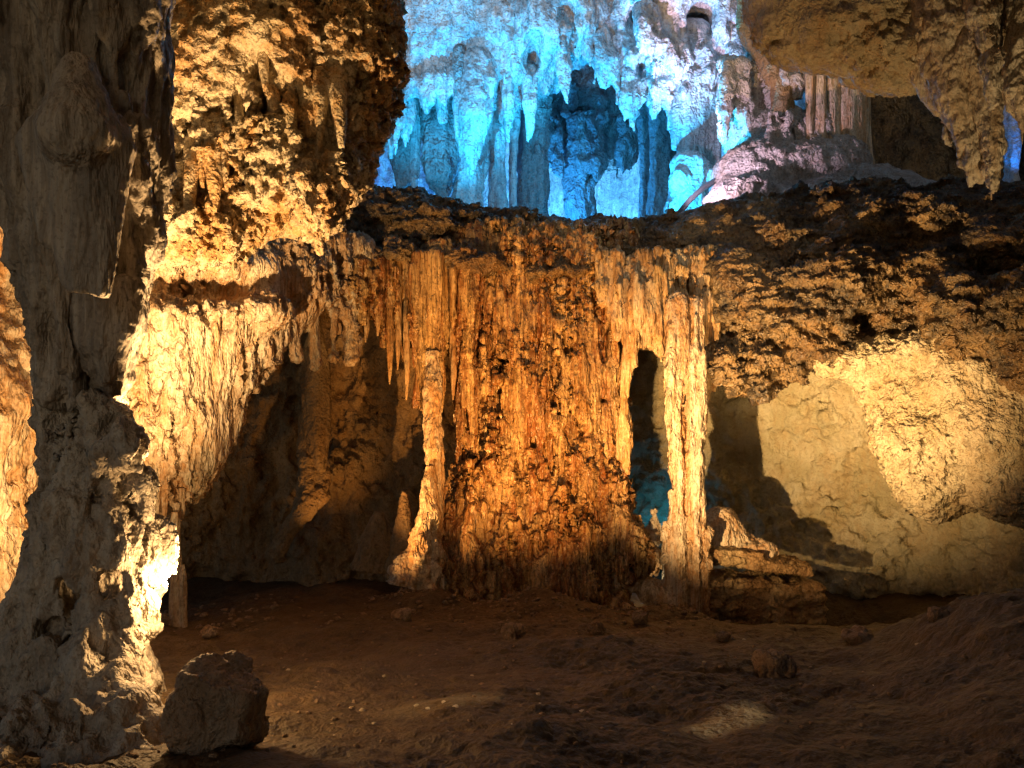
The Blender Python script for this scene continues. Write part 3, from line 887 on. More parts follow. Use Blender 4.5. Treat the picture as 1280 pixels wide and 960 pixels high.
for x, y, r in ((318, 85, .16), (325, 130, .14), (385, 175, .14), (240, 215, .10), (300, 270, .14), (355, 110, .14), (430, 175, .15), (285, 190, .1), (255, 275, .12)):
    v.ell(P(x, y, 7.05), (r, .45, r * 1.3), .1, sub=True)
curtain(v, [x + U(-5, 5) for x in np.arange(225, 440, 8)], lambda x: 7.2 + .001 * (x - 200), lambda x: U(90, 200), lambda x: U(150, 280), .03, .09, .06, 10, .1, .35)
v.rough(.12, 2.2, 4)
v.pits(.10, 4.2, .5)
V, F = v.mesh()
V = disp(V, F, [('pit', .07, 8.0), ('ridge', .06, 6.0), ('fbm', .03, 16), ('pit', .03, 20.0)])
mk('rock_body', (V, F), M_HANG, hr)
for x, y0, y1, w, dx in ((236, 205, 312, 7, -4), (268, 180, 266, 10, 2), (282, 190, 240, 5, 2), (322, 180, 256, 6, 2), (330, 60, 120, 6, 3), (345, 120, 200, 7, 4), (365, 140, 195, 7, 2), (425, 120, 185, 9, 2), (300, 150, 200, 5, 0), (252, 160, 235, 6, 1), (400, 120, 190, 7, 0)):
    d = 7.12 + .001 * (x - 200)
    r = w / FPX * d
    mk('stalactite', tube([P(x - dx, y0 - 30, d + .15), P(x - dx, y0, d), P(x, (y0 + y1) / 2, d - .03), P(x + dx, y1, d - .03)], [r * 1.4, r * 1.3, r, r * .35], .02, 20, .35, 0, 9, x * .7), M_HANG, hr)

# bright curtain below it, stepping down to a point beside the pillar
v = Vol.px(70, 460, 300, 670, 8.2, 12.2, .03)
bl = lin((70, 660), (180, 640), (215, 645), (232, 620), (240, 600), (262, 572), (270, 520), (285, 490), (310, 488), (316, 450), (345, 442), (372, 425), (380, 395), (395, 375), (420, 360), (460, 345))
tl = lin((70, 350), (200, 362), (300, 345), (420, 318), (460, 320))
dl = lin((70, 8.6), (200, 8.9), (270, 9.4), (350, 10.4), (420, 11.3), (460, 11.7))
for x in np.arange(75, 450, 16):
    for y in np.arange(tl(x), bl(x) - 30, 26):
        v.ell(P(x, y, dl(x) + .45 + U(-.1, .1)), (.34, .36, .40), .22)
curtain(v, [x + U(-3, 3) for x in np.arange(80, 445, 5)], lambda x: dl(x) + .12, lambda x: tl(x) + U(0, 60), bl, .05, .13, .07, 14, .14, .5)
curtain(v, [x + U(-3, 3) for x in np.arange(80, 445, 8)], lambda x: dl(x) + .02, lambda x: tl(x) + U(40, 150), lambda x: bl(x) - U(0, 90), .04, .10, .06, 14, .08, .4)
v.ell(P(262, 345, 8.75), (.95, 1.2, .34), .12, sub=True); v.ell(P(330, 345, 9.6), (.4, .6, .2), .12, sub=True)             # the shaded hollow at its top
v.ell(P(340, 390, 9.9), (.25, .4, .2), .2)
v.rough(.10, (1.6, 1.6, 1.0), 3)
V, F = v.mesh()
V = disp(V, F, [('ridge', .09, (5, 5, 1.4)), ('pit', .09, (4.5, 4.5, 3)), ('ridge', .04, (11, 11, 6)), ('fbm', .025, (20, 20, 14))])
lc = mk('stalactite_curtain', (V, F), M_CREAM, None, 'cream and gold stalactite curtain stepping down to a point beside the dark pillar', 'stalactite curtain')
for x, y1 in ((222, 668), (228, 650), (206, 652), (197, 648), (240, 622), (256, 598), (266, 570), (278, 508), (292, 502), (305, 505), (315, 470), (328, 462), (340, 456), (352, 448), (366, 440), (378, 412), (388, 395), (398, 384), (410, 376), (432, 368)):
    d = dl(x) + .02
    mk('stalactite', tube([P(x, y1 - 40, d), P(x, y1 - 12, d), P(x, y1, d)], [.045, .03, .01], .02, 12, .25, 0, 12, x), M_CREAM, lc)

# thin column under that curtain
d = 8.95
tcm = thing('thin_column', P(221, 765, d), 'thin knobbly column standing under the tip of the cream stalactite curtain', 'column')
mk('column_shaft', tube([P(219, 640, d), P(219, 655, d), P(220, 662, d), P(220, 690, d), P(221, 715, d), P(222, 740, d), P(222, 785, d)], [.04, .055, .04, .052, .06, .085, .10], .015, 22, .3, 0, 14, 5), M_CREAM, tcm)
mk('stalagmite', tube([P(229, 706, d - .05), P(229, 720, d - .05), P(229, 785, d - .05)], [.012, .035, .05], .015, 16, .25, 0, 14, 6), M_CREAM, tcm)

# stalactite drooping from the grotto wall
d = 13.7
mk('stalactite', merge(tube([P(393, 400, d), P(394, 440, d), P(395, 480, d), P(397, 540, d), P(400, 590, d)], [.10, .19, .24, .20, .10], .04, 28, .12, 8, 5, 4)),
   M_GROTTO_L, None, 'long brown spindle stalactite hanging at the back of the left grotto', 'stalactite')
v = Vol.px(330, 440, 520, 720, 12.6, 14.6, .035)
v.chain([P(383, 520, 14.0), P(384, 600, 13.6), P(380, 635, 13.4), P(345, 690, 13.2)], [.12, .15, .16, .14], .1)
v.chain([P(405, 590, 13.8), P(400, 620, 13.6), P(384, 640, 13.4)], [.12, .14, .12], .1)
v.rough(.08, 2, 3)
V, F = v.mesh(); V = disp(V, F, [('fbm', .04, 6), ('fbm', .02, 14)])
mk('flowstone_root', (V, F), M_GROTTO_L, None, 'root-like ridge of flowstone running down the back wall of the left grotto', 'flowstone')

# ================================================================== UPPER CHAMBER OBJECTS
UG = 'columns and stalactites in the blue lit upper chamber'


def up(name, pts, rad, label, cat, mat=None, seg=26, flute=0., rough=.25, f=3.0, flat=1.0):
    rad = [q * .82 for q in rad]
    V, F = tube(pts, rad, .05, seg * 2, rough, flute, f, pts[0][0] * 3 + 1, flat)
    r = max(rad) * .6
    V = disp(V, F, [('ridge', .30 * r, (2.2, 2.2, .7)), ('pit', .30 * r, (2.4, 2.4, 1.3)), ('ridge', .12 * r, (6, 6, 2)), ('fbm', .08 * r, (12, 12, 6))])
    return mk(name, (V, F), mat or M_UPPER, None, label, cat, UG)


d = 19.6
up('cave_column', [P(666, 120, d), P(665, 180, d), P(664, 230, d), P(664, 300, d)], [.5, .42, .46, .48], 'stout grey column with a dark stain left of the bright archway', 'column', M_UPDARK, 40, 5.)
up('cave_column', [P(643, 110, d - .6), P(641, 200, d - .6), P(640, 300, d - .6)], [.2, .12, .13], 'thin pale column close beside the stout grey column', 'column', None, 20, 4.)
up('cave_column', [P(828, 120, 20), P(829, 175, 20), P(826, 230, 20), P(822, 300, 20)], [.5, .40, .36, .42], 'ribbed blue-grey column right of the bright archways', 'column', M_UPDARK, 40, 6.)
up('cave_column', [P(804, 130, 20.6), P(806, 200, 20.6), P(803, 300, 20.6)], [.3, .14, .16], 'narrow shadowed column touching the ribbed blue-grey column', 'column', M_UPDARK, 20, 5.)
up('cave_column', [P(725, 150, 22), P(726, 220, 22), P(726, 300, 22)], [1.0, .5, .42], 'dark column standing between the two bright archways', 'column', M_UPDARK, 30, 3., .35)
# hanging mass over the archways
v = Vol.px(640, 850, 50, 260, 20.3, 24.5, .06)
for x, y, rx, rz in ((740, 150, 1.3, 1.0), (700, 130, .9, .8), (790, 140, 1.0, .8), (725, 185, .7, .6), (775, 190, .5, .5), (690, 175, .4, .5), (755, 110, 1.4, .8), (820, 120, .8, .9), (665, 110, .6, .9)):
    v.ell(P(x, y, 22.4), (rx, .9, rz), .4)
curtain(v, [x + U(-3, 3) for x in np.arange(670, 820, 7)], lambda x: 22, lambda x: 150, lin((670, 190), (690, 205), (700, 215), (715, 230), (740, 235), (757, 215), (775, 225), (790, 205), (820, 190)), .1, .25, .1, 14, .7, .25)
curtain(v, [x + U(-3, 3) for x in np.arange(655, 840, 8)], lambda x: 21.6, lambda x: 85 + U(0, 40), lambda x: 135 + U(-10, 60), .10, .28, .12, 14, .4, .2)
v.rough(.22, 1.2, 3)
V, F = v.mesh(); V = disp(V, F, [('ridge', .16, (2.2, 2.2, .8)), ('pit', .12, (2.2, 2.2, 1.2)), ('fbm', .06, (7, 7, 3))])
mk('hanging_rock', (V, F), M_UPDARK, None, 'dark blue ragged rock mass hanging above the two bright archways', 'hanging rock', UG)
# left group
up('cave_column', [P(590, 130, 18.2), P(592, 200, 18.2), P(588, 240, 18.2), P(590, 300, 18.2)], [.5, .36, .3, .42], 'pale cyan column with drip fringe, middle of the left group', 'column', None, 36, 5., .35)
up('cave_column', [P(618, 140, 18.6), P(622, 220, 18.6), P(622, 300, 18.6)], [.32, .24, .3], 'pale cyan column right beside the drip-fringed one', 'column', None, 30, 5., .3)
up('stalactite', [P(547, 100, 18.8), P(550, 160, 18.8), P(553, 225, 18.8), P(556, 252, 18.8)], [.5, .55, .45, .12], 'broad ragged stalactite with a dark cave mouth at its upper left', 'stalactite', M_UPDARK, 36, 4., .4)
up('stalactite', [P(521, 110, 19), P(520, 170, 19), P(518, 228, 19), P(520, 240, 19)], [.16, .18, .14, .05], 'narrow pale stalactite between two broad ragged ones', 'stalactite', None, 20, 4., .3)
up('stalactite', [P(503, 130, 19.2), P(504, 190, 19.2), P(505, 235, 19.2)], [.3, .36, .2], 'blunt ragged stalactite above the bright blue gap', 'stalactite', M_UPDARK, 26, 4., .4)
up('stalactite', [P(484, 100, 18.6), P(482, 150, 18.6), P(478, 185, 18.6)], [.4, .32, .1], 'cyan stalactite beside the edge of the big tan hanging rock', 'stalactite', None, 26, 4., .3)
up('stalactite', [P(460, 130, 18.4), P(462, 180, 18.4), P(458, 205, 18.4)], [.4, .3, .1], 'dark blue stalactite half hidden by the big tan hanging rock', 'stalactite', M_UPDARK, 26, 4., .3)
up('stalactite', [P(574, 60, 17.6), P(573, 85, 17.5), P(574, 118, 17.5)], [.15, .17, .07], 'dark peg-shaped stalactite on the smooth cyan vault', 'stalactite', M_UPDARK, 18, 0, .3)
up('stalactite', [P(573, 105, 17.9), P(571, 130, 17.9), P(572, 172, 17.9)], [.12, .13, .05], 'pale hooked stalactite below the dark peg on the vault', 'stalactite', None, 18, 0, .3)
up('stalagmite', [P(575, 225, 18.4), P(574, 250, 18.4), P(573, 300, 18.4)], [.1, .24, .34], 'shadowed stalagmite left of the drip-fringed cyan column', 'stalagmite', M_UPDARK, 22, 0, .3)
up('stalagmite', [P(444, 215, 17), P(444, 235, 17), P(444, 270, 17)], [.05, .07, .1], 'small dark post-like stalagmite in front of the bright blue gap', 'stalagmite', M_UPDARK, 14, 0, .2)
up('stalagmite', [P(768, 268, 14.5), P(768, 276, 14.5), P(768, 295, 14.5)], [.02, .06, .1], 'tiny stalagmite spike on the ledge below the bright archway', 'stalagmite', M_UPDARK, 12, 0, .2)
def utooth(pts, w, d, label):
    k = d / FPX
    v = Vol.px(min(p[0] for p in pts) - 40, max(p[0] for p in pts) + 40, min(p[1] for p in pts) - 30, max(p[1] for p in pts) + 20, d - .8, d + .9, .035)
    v.chain([P(x, y, d + .25 * (n == 0)) for n, (x, y) in enumerate(pts)], [q * k for q in w], .1)
    for n in range(14):
        t = U(0, 1); i = min(int(t * (len(pts) - 1)), len(pts) - 2); f = t * (len(pts) - 1) - i
        x = pts[i][0] * (1 - f) + pts[i + 1][0] * f; y = pts[i][1] * (1 - f) + pts[i + 1][1] * f; ww = w[i] * (1 - f) + w[i + 1] * f
        c = P(x + U(-.8, .8) * ww, y, d - U(0, .5) * ww * k); e = c.copy(); e[2] -= U(.2, .7)
        v.cone(c, e, .35 * ww * k, .08 * ww * k, .06)
    v.rough(.07, (2.2, 2.2, 1.2), 3, off=pts[0][0])
    V, F = v.mesh()
    V = disp(V, F, [('ridge', .03, (5, 5, 1.2)), ('fbm', .02, (12, 12, 6))])
    mk('stalactite', (V, F), M_UPPER, None, label, 'stalactite', UG)


utooth([(868, 50), (882, 98), (893, 144)], [26, 17, 3], 17.5, 'longest pale pointed stalactite, just above the fluted pleated drapery')
utooth([(842, 75), (828, 108), (820, 130)], [20, 17, 8], 17.5, 'knob-ended pale stalactite left of the longest pointed one')
utooth([(773, 55), (785, 98), (792, 140)], [18, 12, 2.5], 17.6, 'slim icy stalactite at the right rim of the dark arch')
utooth([(742, 35), (760, 78), (773, 110)], [18, 12, 3], 17.4, 'tapering cyan stalactite hanging over the middle of the dark arch')
utooth([(700, 45), (705, 84), (707, 110)], [11, 7, 2], 17.5, 'short thin stalactite at the left rim of the dark arch')
utooth([(660, 92), (661, 130), (662, 170)], [13, 8, 2], 17.9, 'thin stalactite hanging before the top of the stout grey column')
utooth([(632, 92), (635, 122), (637, 156)], [11, 7, 2], 17.8, 'small thin stalactite beside the thin pale column')
utooth([(597, 88), (594, 145), (590, 218)], [28, 19, 3], 17.6, 'broad cyan stalactite with a long dripping tip before the left columns')
utooth([(500, 90), (498, 130), (496, 172)], [16, 11, 3], 17.8, 'pointed cyan stalactite above the blunt ragged one')
utooth([(928, 35), (918, 72), (906, 104)], [16, 11, 3], 17.2, 'slanting pale stalactite right of the longest pointed one')
utooth([(950, 45), (956, 92), (960, 134)], [14, 9, 3], 16.8, 'rightmost pale stalactite of the blue chamber, beside the brown rib')
# fluted drapery and the mushroom stalagmite
v = Vol.px(820, 910, 75, 220, 16.4, 18.4, .04)
curtain(v, [x + U(-1, 1) for x in np.arange(835, 900, 4.5)], lambda x: 17.3 + abs(x - 862) * .006, lambda x: 90, lin((830, 160), (845, 190), (860, 205), (900, 215)), .06, .12, .06, 8, .05, .6)
v.rough(.05, (2, 2, .6), 2)
V, F = v.mesh(); V = disp(V, F, [('ridge', .03, (8, 8, .8)), ('fbm', .02, (10, 10, 3))])
mk('rock_drapery', (V, F), M_UPPER, None, 'fluted pleated drapery hanging straight above the mushroom shaped stalagmite', 'drapery', UG)
v = Vol.px(825, 910, 180, 290, 15.8, 18.2, .04)
v.ell(P(864, 208, 17), (.42, .4, .32), .1); v.ell(P(852, 222, 16.8), (.22, .3, .2), .1); v.cone(P(862, 215, 17), P(858, 285, 17), .34, .5, .12); v.ell(P(884, 222, 17), (.25, .3, .2), .1)
v.rough(.07, 2, 3)
V, F = v.mesh(); V = disp(V, F, [('ridge', .05, (4, 4, 1)), ('fbm', .03, 8)])
mk('mushroom_stalagmite', (V, F), M_UPPER, None, 'squat pale mushroom shaped stalagmite with a rounded dripping cap', 'stalagmite', UG)
# hose lying over the mound
mk('rubber_hose', tube([P(835, 276, 14.0), P(848, 268, 14.1), P(862, 250, 14.3), P(880, 234, 14.6), P(897, 224, 14.9)], [.05] * 5, .05, 12, .02, 0, 4, 1), M_HOSE, None, 'dark hose running down the slope beside the mushroom shaped stalagmite', 'hose')

# pale flowstone mound with its columns
md = thing('flowstone_mound', P(980, 280, 14.3), 'pale flowstone mound rising to columns between the blue chamber and the dark hollow', 'flowstone')
v = Vol.px(830, 1180, 60, 300, 12.6, 17.2, .042)
for x, y, d, rx, ry, rz in ((960, 225, 14.6, 1.0, .8, .75), (930, 255, 14.2, .7, .8, .45), (985, 175, 15.0, .7, .7, .6), (1030, 215, 14.4, .8, .8, .6), (1080, 245, 13.8, .9, .8, .5), (1130, 255, 13.4, .8, .8, .4), (935, 160, 15.6, .5, .6, .7), (1050, 260, 13.6, 1.2, .8, .4)):
    v.ell(P(x, y, d + .3), (rx, ry, rz), .3)
curtain(v, [x + U(-2, 2) for x in np.arange(905, 985, 5)], lambda x: 15.4, lambda x: 80, lambda x: 150 + U(-20, 30), .07, .16, .1, 14, .3, .5)
curtain(v, [x + U(-2, 2) for x in np.arange(985, 1060, 5)], lambda x: 15.0, lambda x: 60, lambda x: 130 + U(-20, 20), .06, .13, .06, 14, .15, .5)
curtain(v, [x + U(-2, 2) for x in np.arange(965, 1040, 6)], lambda x: 14.6, lambda x: 145, lambda x: 205, .07, .13, .08, 12, .1, .6)
v.rough(.14, (1.4, 1.4, 1.1), 3)
V, F = v.mesh()
V = disp(V, F, [('ridge', .06, (4, 4, 1.6)), ('pit', .05, (4, 4, 3)), ('fbm', .03, 10)])
mk('mound_body', (V, F), M_MOUND, md)
for x, w0, w1, y1 in ((1063, 14, 15, 215), (1078, 9, 9, 215), (1042, 8, 9, 210), (1026, 6, 8, 190), (1012, 6, 5, 170)):
    d = 14.5
    k = d / FPX
    mk('column', tube([P(x, 40, d), P(x, 90, d), P(x, 160, d), P(x + 1, 195, d), P(x + 3, y1, d)], [w0 * k * 1.3, w0 * k, w1 * k, w1 * k * 1.15, w1 * k * 1.7], .04, 24, .12, 9, 5, x), M_CREAM, md)

mk('rock_rib', tube([P(942, -30, 15.3), P(936, 35, 15.3), P(958, 72, 15.2), P(976, 115, 15.1), P(984, 185, 15.1)], [.3, .24, .22, .2, .25], .05, 30, .35, 0, 4, 3), M_GROTTO_L, md)

# ---- upper right hanging rock
ur = thing('hanging_rock', P(1130, 0, 9), 'tan rock roof at upper right with a cluster of ragged stalactites pointing down', 'hanging rock')
v = Vol.px(950, 1420, -160, 250, 7.4, 11.0, .028)
rb = lin((950, -60), (965, -20), (975, 35), (1000, 62), (1040, 68), (1080, 75), (1120, 92), (1150, 98), (1185, 90), (1210, 40), (1300, 20), (1420, 0))
for x in np.arange(975, 1410, 22):
    for t in np.linspace(0, 1, 6):
        y = rb(x) - 30 - t * (rb(x) + 130)
        v.ell(P(x, y, 9.3 - .35 * t - .0012 * (x - 980)), (.38, .6, .34), .22)
v.ell(P(1060, 30, 9.2), (.8, .6, .4), .3); v.ell(P(1120, 60, 9.2), (.6, .6, .33), .25)
v.rough(.14, (1.3, 1.3, 2.0), 3)
V, F = v.mesh(); V = disp(V, F, [('crack', .03, (2, 2, 4)), ('ridge', .035, (4, 4, 7)), ('pit', .03, 8), ('fbm', .02, 16)])
mk('rock_body', (V, F), M_ROOF, ur)


def ustal(pts, w, d, seed, rough=.35):
    k = d / FPX
    v = Vol.px(min(p[0] for p in pts) - 45, max(p[0] for p in pts) + 45, min(p[1] for p in pts) - 30, max(p[1] for p in pts) + 25, d - .6, d + .6, .02)
    v.chain([P(x, y, d) for x, y in pts], [q * k for q in w], .08)
    for n in range(int(16 * (len(pts) - 1))):
        i = R.randrange(len(pts) - 1); t = U(0, 1)
        x = pts[i][0] * (1 - t) + pts[i + 1][0] * t; y = pts[i][1] * (1 - t) + pts[i + 1][1] * t; ww = w[i] * (1 - t) + w[i + 1] * t
        a = U(0, 6.28)
        c = P(x + math.cos(a) * ww * .7, y, d); c[1] += math.sin(a) * ww * k * .7
        e = c.copy(); e[2] -= U(.05, .3)
        r = U(.18, .42) * ww * k
        v.cone(c, e, r, r * .4, .05)
    v.rough(.06, (3.5, 3.5, 2.5), 3, off=seed)
    V, F = v.mesh()
    return (disp(V, F, [('pop', .03, (8, 8, 6)), ('pit', .025, 12), ('fbm', .015, 22)]), F)


mk('stalactite', ustal([(1175, -40), (1180, 40), (1195, 110), (1212, 170), (1226, 222)], [42, 36, 24, 17, 7], 8.5, 1), M_TIP, ur)
mk('stalactite', ustal([(1150, -50), (1162, 60), (1183, 120), (1203, 172)], [36, 34, 24, 7], 8.75, 9), M_TIP, ur)
mk('stalactite', ustal([(1225, -40), (1220, 60), (1235, 130), (1240, 185), (1240, 212)], [34, 26, 16, 12, 4], 8.3, 2), M_TIP, ur)
mk('stalactite', ustal([(1290, -40), (1285, 60), (1275, 110), (1282, 150)], [30, 26, 16, 6], 8.0, 3), M_TIP, ur)
mk('stalactite', ustal([(1215, -60), (1228, 20), (1240, 75), (1243, 104)], [22, 16, 11, 4], 7.9, 4), M_TIP, ur)
mk('stalactite', ustal([(1140, -30), (1143, 20), (1150, 60), (1158, 98)], [16, 13, 10, 5], 8.7, 5), M_TIP, ur)
for x, y0, y1, d in ((1239, 205, 250, 8.3), (1250, 180, 222, 8.3), (1238, 44, 66, 7.9), (1123, 98, 116, 9.1)):
    mk('straw', tube([P(x, y0, d), P(x, (y0 + y1) / 2, d), P(x, y1, d)], [.014, .011, .005], .02, 10, .2, 0, 20, x), M_CREAM, ur)
d = 14.2
up('cave_column', [P(1262, 60, d), P(1264, 130, d), P(1264, 215, d), P(1266, 260, d)], [.3, .16, .15, .25], 'narrow blue lit column glimpsed past the upper right stalactites', 'column', None, 24, 6.)

# ================================================================== FOREGROUND
pl = thing('rock_pillar', P(105, 960, 4.6), 'huge dark weathered rock pillar filling the left foreground, floor to ceiling', 'pillar')
D0 = 4.6
k = D0 / FPX
v = Vol.px(-150, 260, -130, 505, 3.9, 5.5, .0145)
v.chain([P(x, y, D0) for x, y in ((95, -130), (98, 60), (104, 190), (116, 300), (112, 400), (108, 470))], [q * k for q in (108, 100, 92, 66, 50, 44)], .1)
v.chain([P(30, -130, D0), P(28, 100, D0), P(55, 220, D0), P(85, 360, D0), P(95, 470, D0)], [55 * k, 42 * k, 36 * k, 34 * k, 34 * k], .1)
v.chain([P(160, -130, D0), P(164, 60, D0), P(166, 200, D0), P(156, 300, D0), P(148, 400, D0), P(135, 465, D0)], [42 * k, 40 * k, 36 * k, 26 * k, 24 * k, 16 * k], .1)
for n in range(60):                                 # long upright folds
    x = U(0, 190); y0 = U(-130, 300); y1 = y0 + U(90, 260)
    cx = np.interp(y0, (-130, 200, 480), (95, 100, 108)); hw = np.interp(y0, (-130, 200, 480), (105, 95, 50))
    if abs(x - cx) > hw: continue
    xb = 108 + (x - cx) * np.interp(min(y1, 470), (-130, 200, 480), (105, 95, 50)) / hw
    fr = lambda xx, h_: D0 - math.sqrt(max(.02, 1 - min(1, abs(xx) / h_) ** 2)) * h_ * k * .95
    r = U(.03, .075)
    v.cone(P(x, y0, fr(x - cx, hw)), P(xb, min(y1, 470), fr(xb - 108, 62)), r, r * .6, .05)
for n in range(12):
    x = U(10, 190); y0 = U(-130, 180)
    v.cone(P(x, y0, 4.15), P(x + U(-6, 10), y0 + U(80, 200), 4.18), .045, .03, .07, sub=True)
v.rough(.11, (1.8, 1.8, .8), 4)
V, F = v.mesh()
V = disp(V, F, [('ridge', .06, (4.5, 4.5, .7)), ('pit', .014, (7, 7, 3)), ('fbm', .010, (18, 18, 7)), ('fbm', .005, 45)])
mk('pillar_top', (V, F), M_PILLAR_TOP, pl)

v = Vol.px(-200, 300, 420, 1080, 3.4, 5.5, .0155)
lowc = ((106, 430), (104, 480), (102, 560), (112, 640), (112, 720), (106, 790), (104, 870), (100, 960), (98, 1080))
v.chain([P(x, y, D0 + .08) for x, y in lowc], [q * k for q in (34, 44, 48, 56, 58, 70, 88, 108, 130)], .08)
v.chain([P(140, 540, D0 - .05), P(142, 600, D0 - .08), P(142, 680, D0), P(150, 760, D0), P(160, 860, D0 - .1), P(165, 1000, D0 - .2)], [.08, .12, .11, .12, .16, .24], .1)
v.chain([P(60, 520, D0 - .05), P(62, 640, D0 - .1), P(55, 760, D0 - .1), P(30, 900, D0 - .2), P(20, 1050, D0 - .3)], [.08, .14, .18, .26, .36], .1)
v.chain([P(118, 770, D0 - .32), P(122, 840, D0 - .42), P(130, 960, D0 - .55), P(130, 1050, D0 - .6)], [.14, .2, .26, .3], .1)
v.cone(P(95, 890, 3.70), P(88, 960, 3.62), .05, .1, .05)
v.chain([P(60, 880, 4.2), P(60, 960, 3.9), P(60, 1060, 3.8)], [.12, .25, .4], .12)
v.chain([P(140, 860, 4.1), P(150, 950, 3.8), P(155, 1050, 3.75)], [.12, .22, .34], .12)
v.chain([P(-40, 900, 4.2), P(-60, 980, 4.0), P(-60, 1060, 3.8)], [.15, .3, .4], .12)
for n in range(120):
    y = U(500, 1000); cx = np.interp(y, [q[1] for q in lowc], [q[0] for q in lowc]); hw = np.interp(y, (480, 640, 790, 960), (50, 72, 88, 125))
    x = cx + U(-hw, hw)
    dd_ = D0 - math.sqrt(max(0, 1 - ((x - cx) / hw) ** 2)) * hw * k
    r = U(.03, .10)
    v.cone(P(x, y, dd_ + .05), P(x + U(-6, 6), y + U(15, 70), dd_), r, r * U(.4, 1.), .05)
v.ell(P(150, 560, 4.3), (.11, .10, .14), .06)                  # smooth boss under the curtain edge
v.rough(.13, (2.4, 2.4, 1.6), 4)
v.pits(.06, (4, 4, 2.2), .5)
V, F = v.mesh()
V = disp(V, F, [('ridge', .05, (5, 5, 1.8)), ('pit', .024, (8, 8, 4)), ('fbm', .012, (18, 18, 9)), ('fbm', .007, 45)])
mk('pillar_foot', (V, F), M_PILLAR, pl)

# pleated drapery hanging on the pillar
v = Vol.px(5, 215, 40, 395, 3.6, 4.7, .0115)
DF = 3.96
kk = DF / FPX
for a, b, r0, r1 in (((100, 90), (100, 170), 22, 46), ((62, 165), (100, 360), 26, 16), ((48, 175), (84, 350), 18, 8), ((95, 160), (106, 362), 40, 18), ((128, 170), (118, 362), 34, 15), ((150, 190), (128, 364), 18, 8), ((36, 180), (60, 300), 14, 10)):
    v.cone(P(*a, DF + .12), P(*b, DF), r0 * kk, r1 * kk, .05)
v.cone(P(112, 300, DF - .09), P(114, 380, DF - .1), .012, .05, .03, sub=True)
v.cone(P(108, 330, DF + .02), P(108, 395, DF + .03), .03, .11, .03, sub=True)
v.box(P(105, 384, DF), (.5, .5, .052), .01, .02, sub=True, pitch=-.09)
v.rough(.035, (2.6, 2.6, 1.1), 3)
V, F = v.mesh()
V = disp(V, F, [('ridge', .010, (9, 9, 1.5)), ('pit', .010, (8, 8, 5)), ('fbm', .006, (26, 26, 16))])
mk('drapery', (V, F), M_PILLAR_TOP, pl)
# ragged lower lip of the upper half
v = Vol.px(60, 200, 340, 510, 3.9, 4.9, .011)
curtain(v, np.arange(84, 172, 6.0), lambda x: 4.36 + abs(x - 125) * .0012, lambda x: 360, lin((80, 455), (92, 478), (105, 470), (118, 482), (130, 490), (142, 478), (152, 465), (165, 430), (175, 400)), .04, .07, .04, 8, .02, .5)
v.rough(.03, (4, 4, 2), 3)
V, F = v.mesh(); V = disp(V, F, [('ridge', .010, (10, 10, 2)), ('fbm', .006, 26)])
mk('drapery', (V, F), M_PILLAR_TOP, pl)

# boulder
v = Vol.px(195, 365, 795, 985, 3.2, 4.3, .0105)
v.ell(P(278, 895, 3.72), (.215, .22, .23), .1); v.ell(P(262, 858, 3.72), (.14, .16, .13), .08); v.ell(P(305, 900, 3.70), (.14, .18, .17), .08); v.ell(P(285, 935, 3.68), (.18, .2, .15), .08)
v.box(P(280, 893, 3.7), (.17, .16, .2), .05, .1, pitch=.35)
v.ell(P(279, 893, 3.7), (.25, .25, .26), .1)
v.facets(P(279, 893, 3.7), .228, 18, 5)
v.rough(.035, (3.5, 3.5, 3.5), 4, True)
V, F = v.mesh(); V = disp(V, F, [('crack', .010, 4.0), ('fbm', .012, 9), ('ridge', .006, 14), ('fbm', .006, 34)])
mk('boulder', (V, F), M_BOULDER, None, 'rough dark brown boulder resting on the floor at the foot of the pillar', 'boulder')


def stone(px, py, d, r, seed, mat, label, name='stone', flat=.7, group=None):
    h = max(.006, r / 14)
    c = P(px, py, d)
    v = Vol(c - r * 1.7, c + r * 1.7, h)
    v.ell(c, (r * 1.15, r, r * flat * 1.15), .05)
    v.facets(c, r * .85, 11, int(seed * 10) + 1)
    v.rough(r * .2, 1.3 / r * .8, 3, True, off=seed)
    V, F = v.mesh(); V = disp(V, F, [('fbm', r * .05, 3 / r), ('crack', r * .07, 1.3 / r, seed)])
    return mk(name, (V, F), mat, None, label, 'stone', group)


d = floor_d(965, 846)
stone(965, 833, d, 27 / FPX * d, 3.0, M_BOULDER, 'small brown rock sitting alone on the mud floor below the thick rock block', 'small_rock', .72)
d = floor_d(208, 779)
stone(208, 775, d, 15 / FPX * d, 8.0, M_BOULDER, 'flat stone lying at the base of the thin column', 'stone', .5)
d = floor_d(1120, 790)
stone(1075, 795, floor_d(1075, 800), 24 / FPX * d, 5.0, M_BOULDER, 'low flat stone at the rim of the dark hollow on the right', 'stone', .4)
for n, (px, py, r, lab) in enumerate(((505, 770, 15, 'reddish rock at the left foot of the slender pale column'), (640, 790, 17, 'mud-caked rock in front of the middle of the orange flowstone'), (745, 785, 12, 'brown rock at the right foot of the orange flowstone'), (800, 772, 13, 'rock lying between the orange flowstone and the twin column'), (905, 795, 10, 'flat rock in front of the thick squared block'), (262, 790, 12, 'dark rock on the mud right of the thin column'), (1170, 770, 16, 'rock half sunk in the top of the right mud mound'))):
    d = floor_d(px, py + r * .5)
    stone(px, py, d, r / FPX * d, 20 + n * 2.3, M_BOULDER, lab, 'loose_rock', .65)
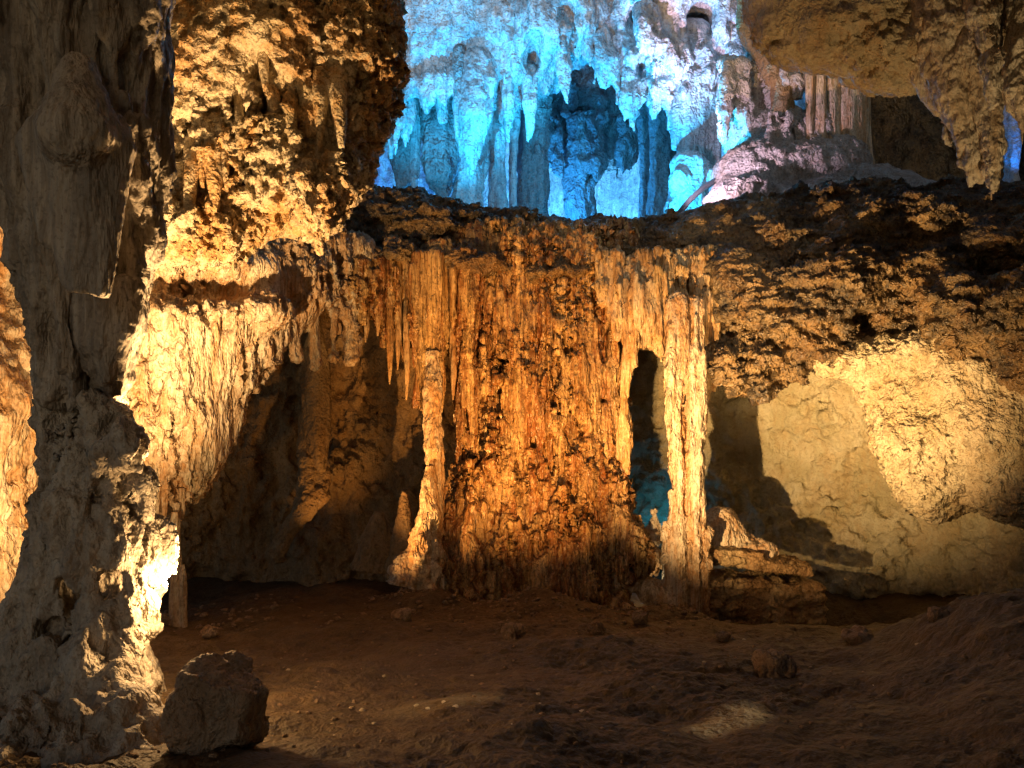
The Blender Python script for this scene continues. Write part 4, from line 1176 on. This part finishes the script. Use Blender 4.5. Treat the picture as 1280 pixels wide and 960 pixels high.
for n, (px, py, r) in enumerate(((440, 886, 5), (453, 888, 5), (468, 905, 4.5), (415, 905, 3), (418, 920, 3.5), (360, 838, 4), (520, 882, 4), (535, 886, 4), (672, 868, 4), (675, 880, 3), (728, 890, 5), (1148, 806, 4), (1092, 857, 2.5), (880, 828, 3), (905, 795, 3), (930, 800, 3), (395, 860, 3), (555, 878, 4), (570, 884, 5), (560, 915, 3), (640, 905, 2.5), (480, 845, 3), (590, 845, 3), (815, 862, 3))):
    d = floor_d(px, py)
    stone(px, py, d, r / FPX * d, n * 1.7, M_STONE, 'tiny pale stone chip lying loose on the brown mud floor', 'stone_chip', .6, 'loose stone chips on the floor')
# gravel: crumbs of rock gathered along the foot of the walls and strewn over the mud
cu = np.array([(a, b, c) for a in (-1, 0, 1) for b in (-1, 0, 1) for c in (-1, 0, 1) if max(abs(a), abs(b), abs(c)) == 1], np.float32)
idx = {tuple(p): n for n, p in enumerate(cu.astype(int).tolist())}
cf = []
for ax_ in range(3):
    for sg in (-1, 1):
        o1, o2 = [q for q in range(3) if q != ax_]
        for a in (-1, 0):
            for b in (-1, 0):
                qd = []
                for da, db in ((0, 0), (1, 0), (1, 1), (0, 1)):
                    p = [0, 0, 0]; p[ax_] = sg; p[o1] = a + da; p[o2] = b + db
                    qd.append(idx[tuple(p)])
                flip = (sg > 0) == (ax_ == 1)
                cf.append(qd[::-1] if flip else qd)
cf = np.array(cf, np.int32)
q = np.random.RandomState(3)
gv, gf, n0 = [], [], 0
spots = [(q.uniform(-1.9, 4.2), 10.7 + q.normal() * .55, q.uniform(.012, .05)) for _ in range(520)]
spots += [(q.normal() * .9 + .6, 9.6 + q.normal() * .7, q.uniform(.01, .035)) for _ in range(260)]
spots += [(q.uniform(-2.2, 3.5), q.uniform(3.6, 10), q.uniform(.006, .022)) for _ in range(420)]
spots += [(-1.75 + q.normal() * .35, 3.9 + q.normal() * .4, q.uniform(.006, .025)) for _ in range(160)]
spots += [(-3.1 + q.normal() * .7, 9.2 + q.normal() * .6, q.uniform(.01, .05)) for _ in range(120)]
for x, y, r in spots:
    p = cu / np.linalg.norm(cu, axis=1)[:, None] * q.uniform(.65, 1.15, (26, 1)) * np.array((1, q.uniform(.6, 1), q.uniform(.4, .8)))
    a = q.uniform(0, 6.28); ca, sa = math.cos(a), math.sin(a)
    p = np.stack([p[:, 0] * ca - p[:, 1] * sa, p[:, 0] * sa + p[:, 1] * ca, p[:, 2]], 1) * r
    gv.append(p + np.array((x, y, float(ground(x, y)) + r * .15))); gf.append(cf + n0); n0 += 26
mk('gravel', (np.vstack(gv).astype(np.float32), np.vstack(gf)), M_BOULDER, None, 'scattered brown gravel along the foot of the rock formations', 'gravel', None, 'stuff')
for o in bpy.data.objects:
    if '_b' in o: del o['_b']
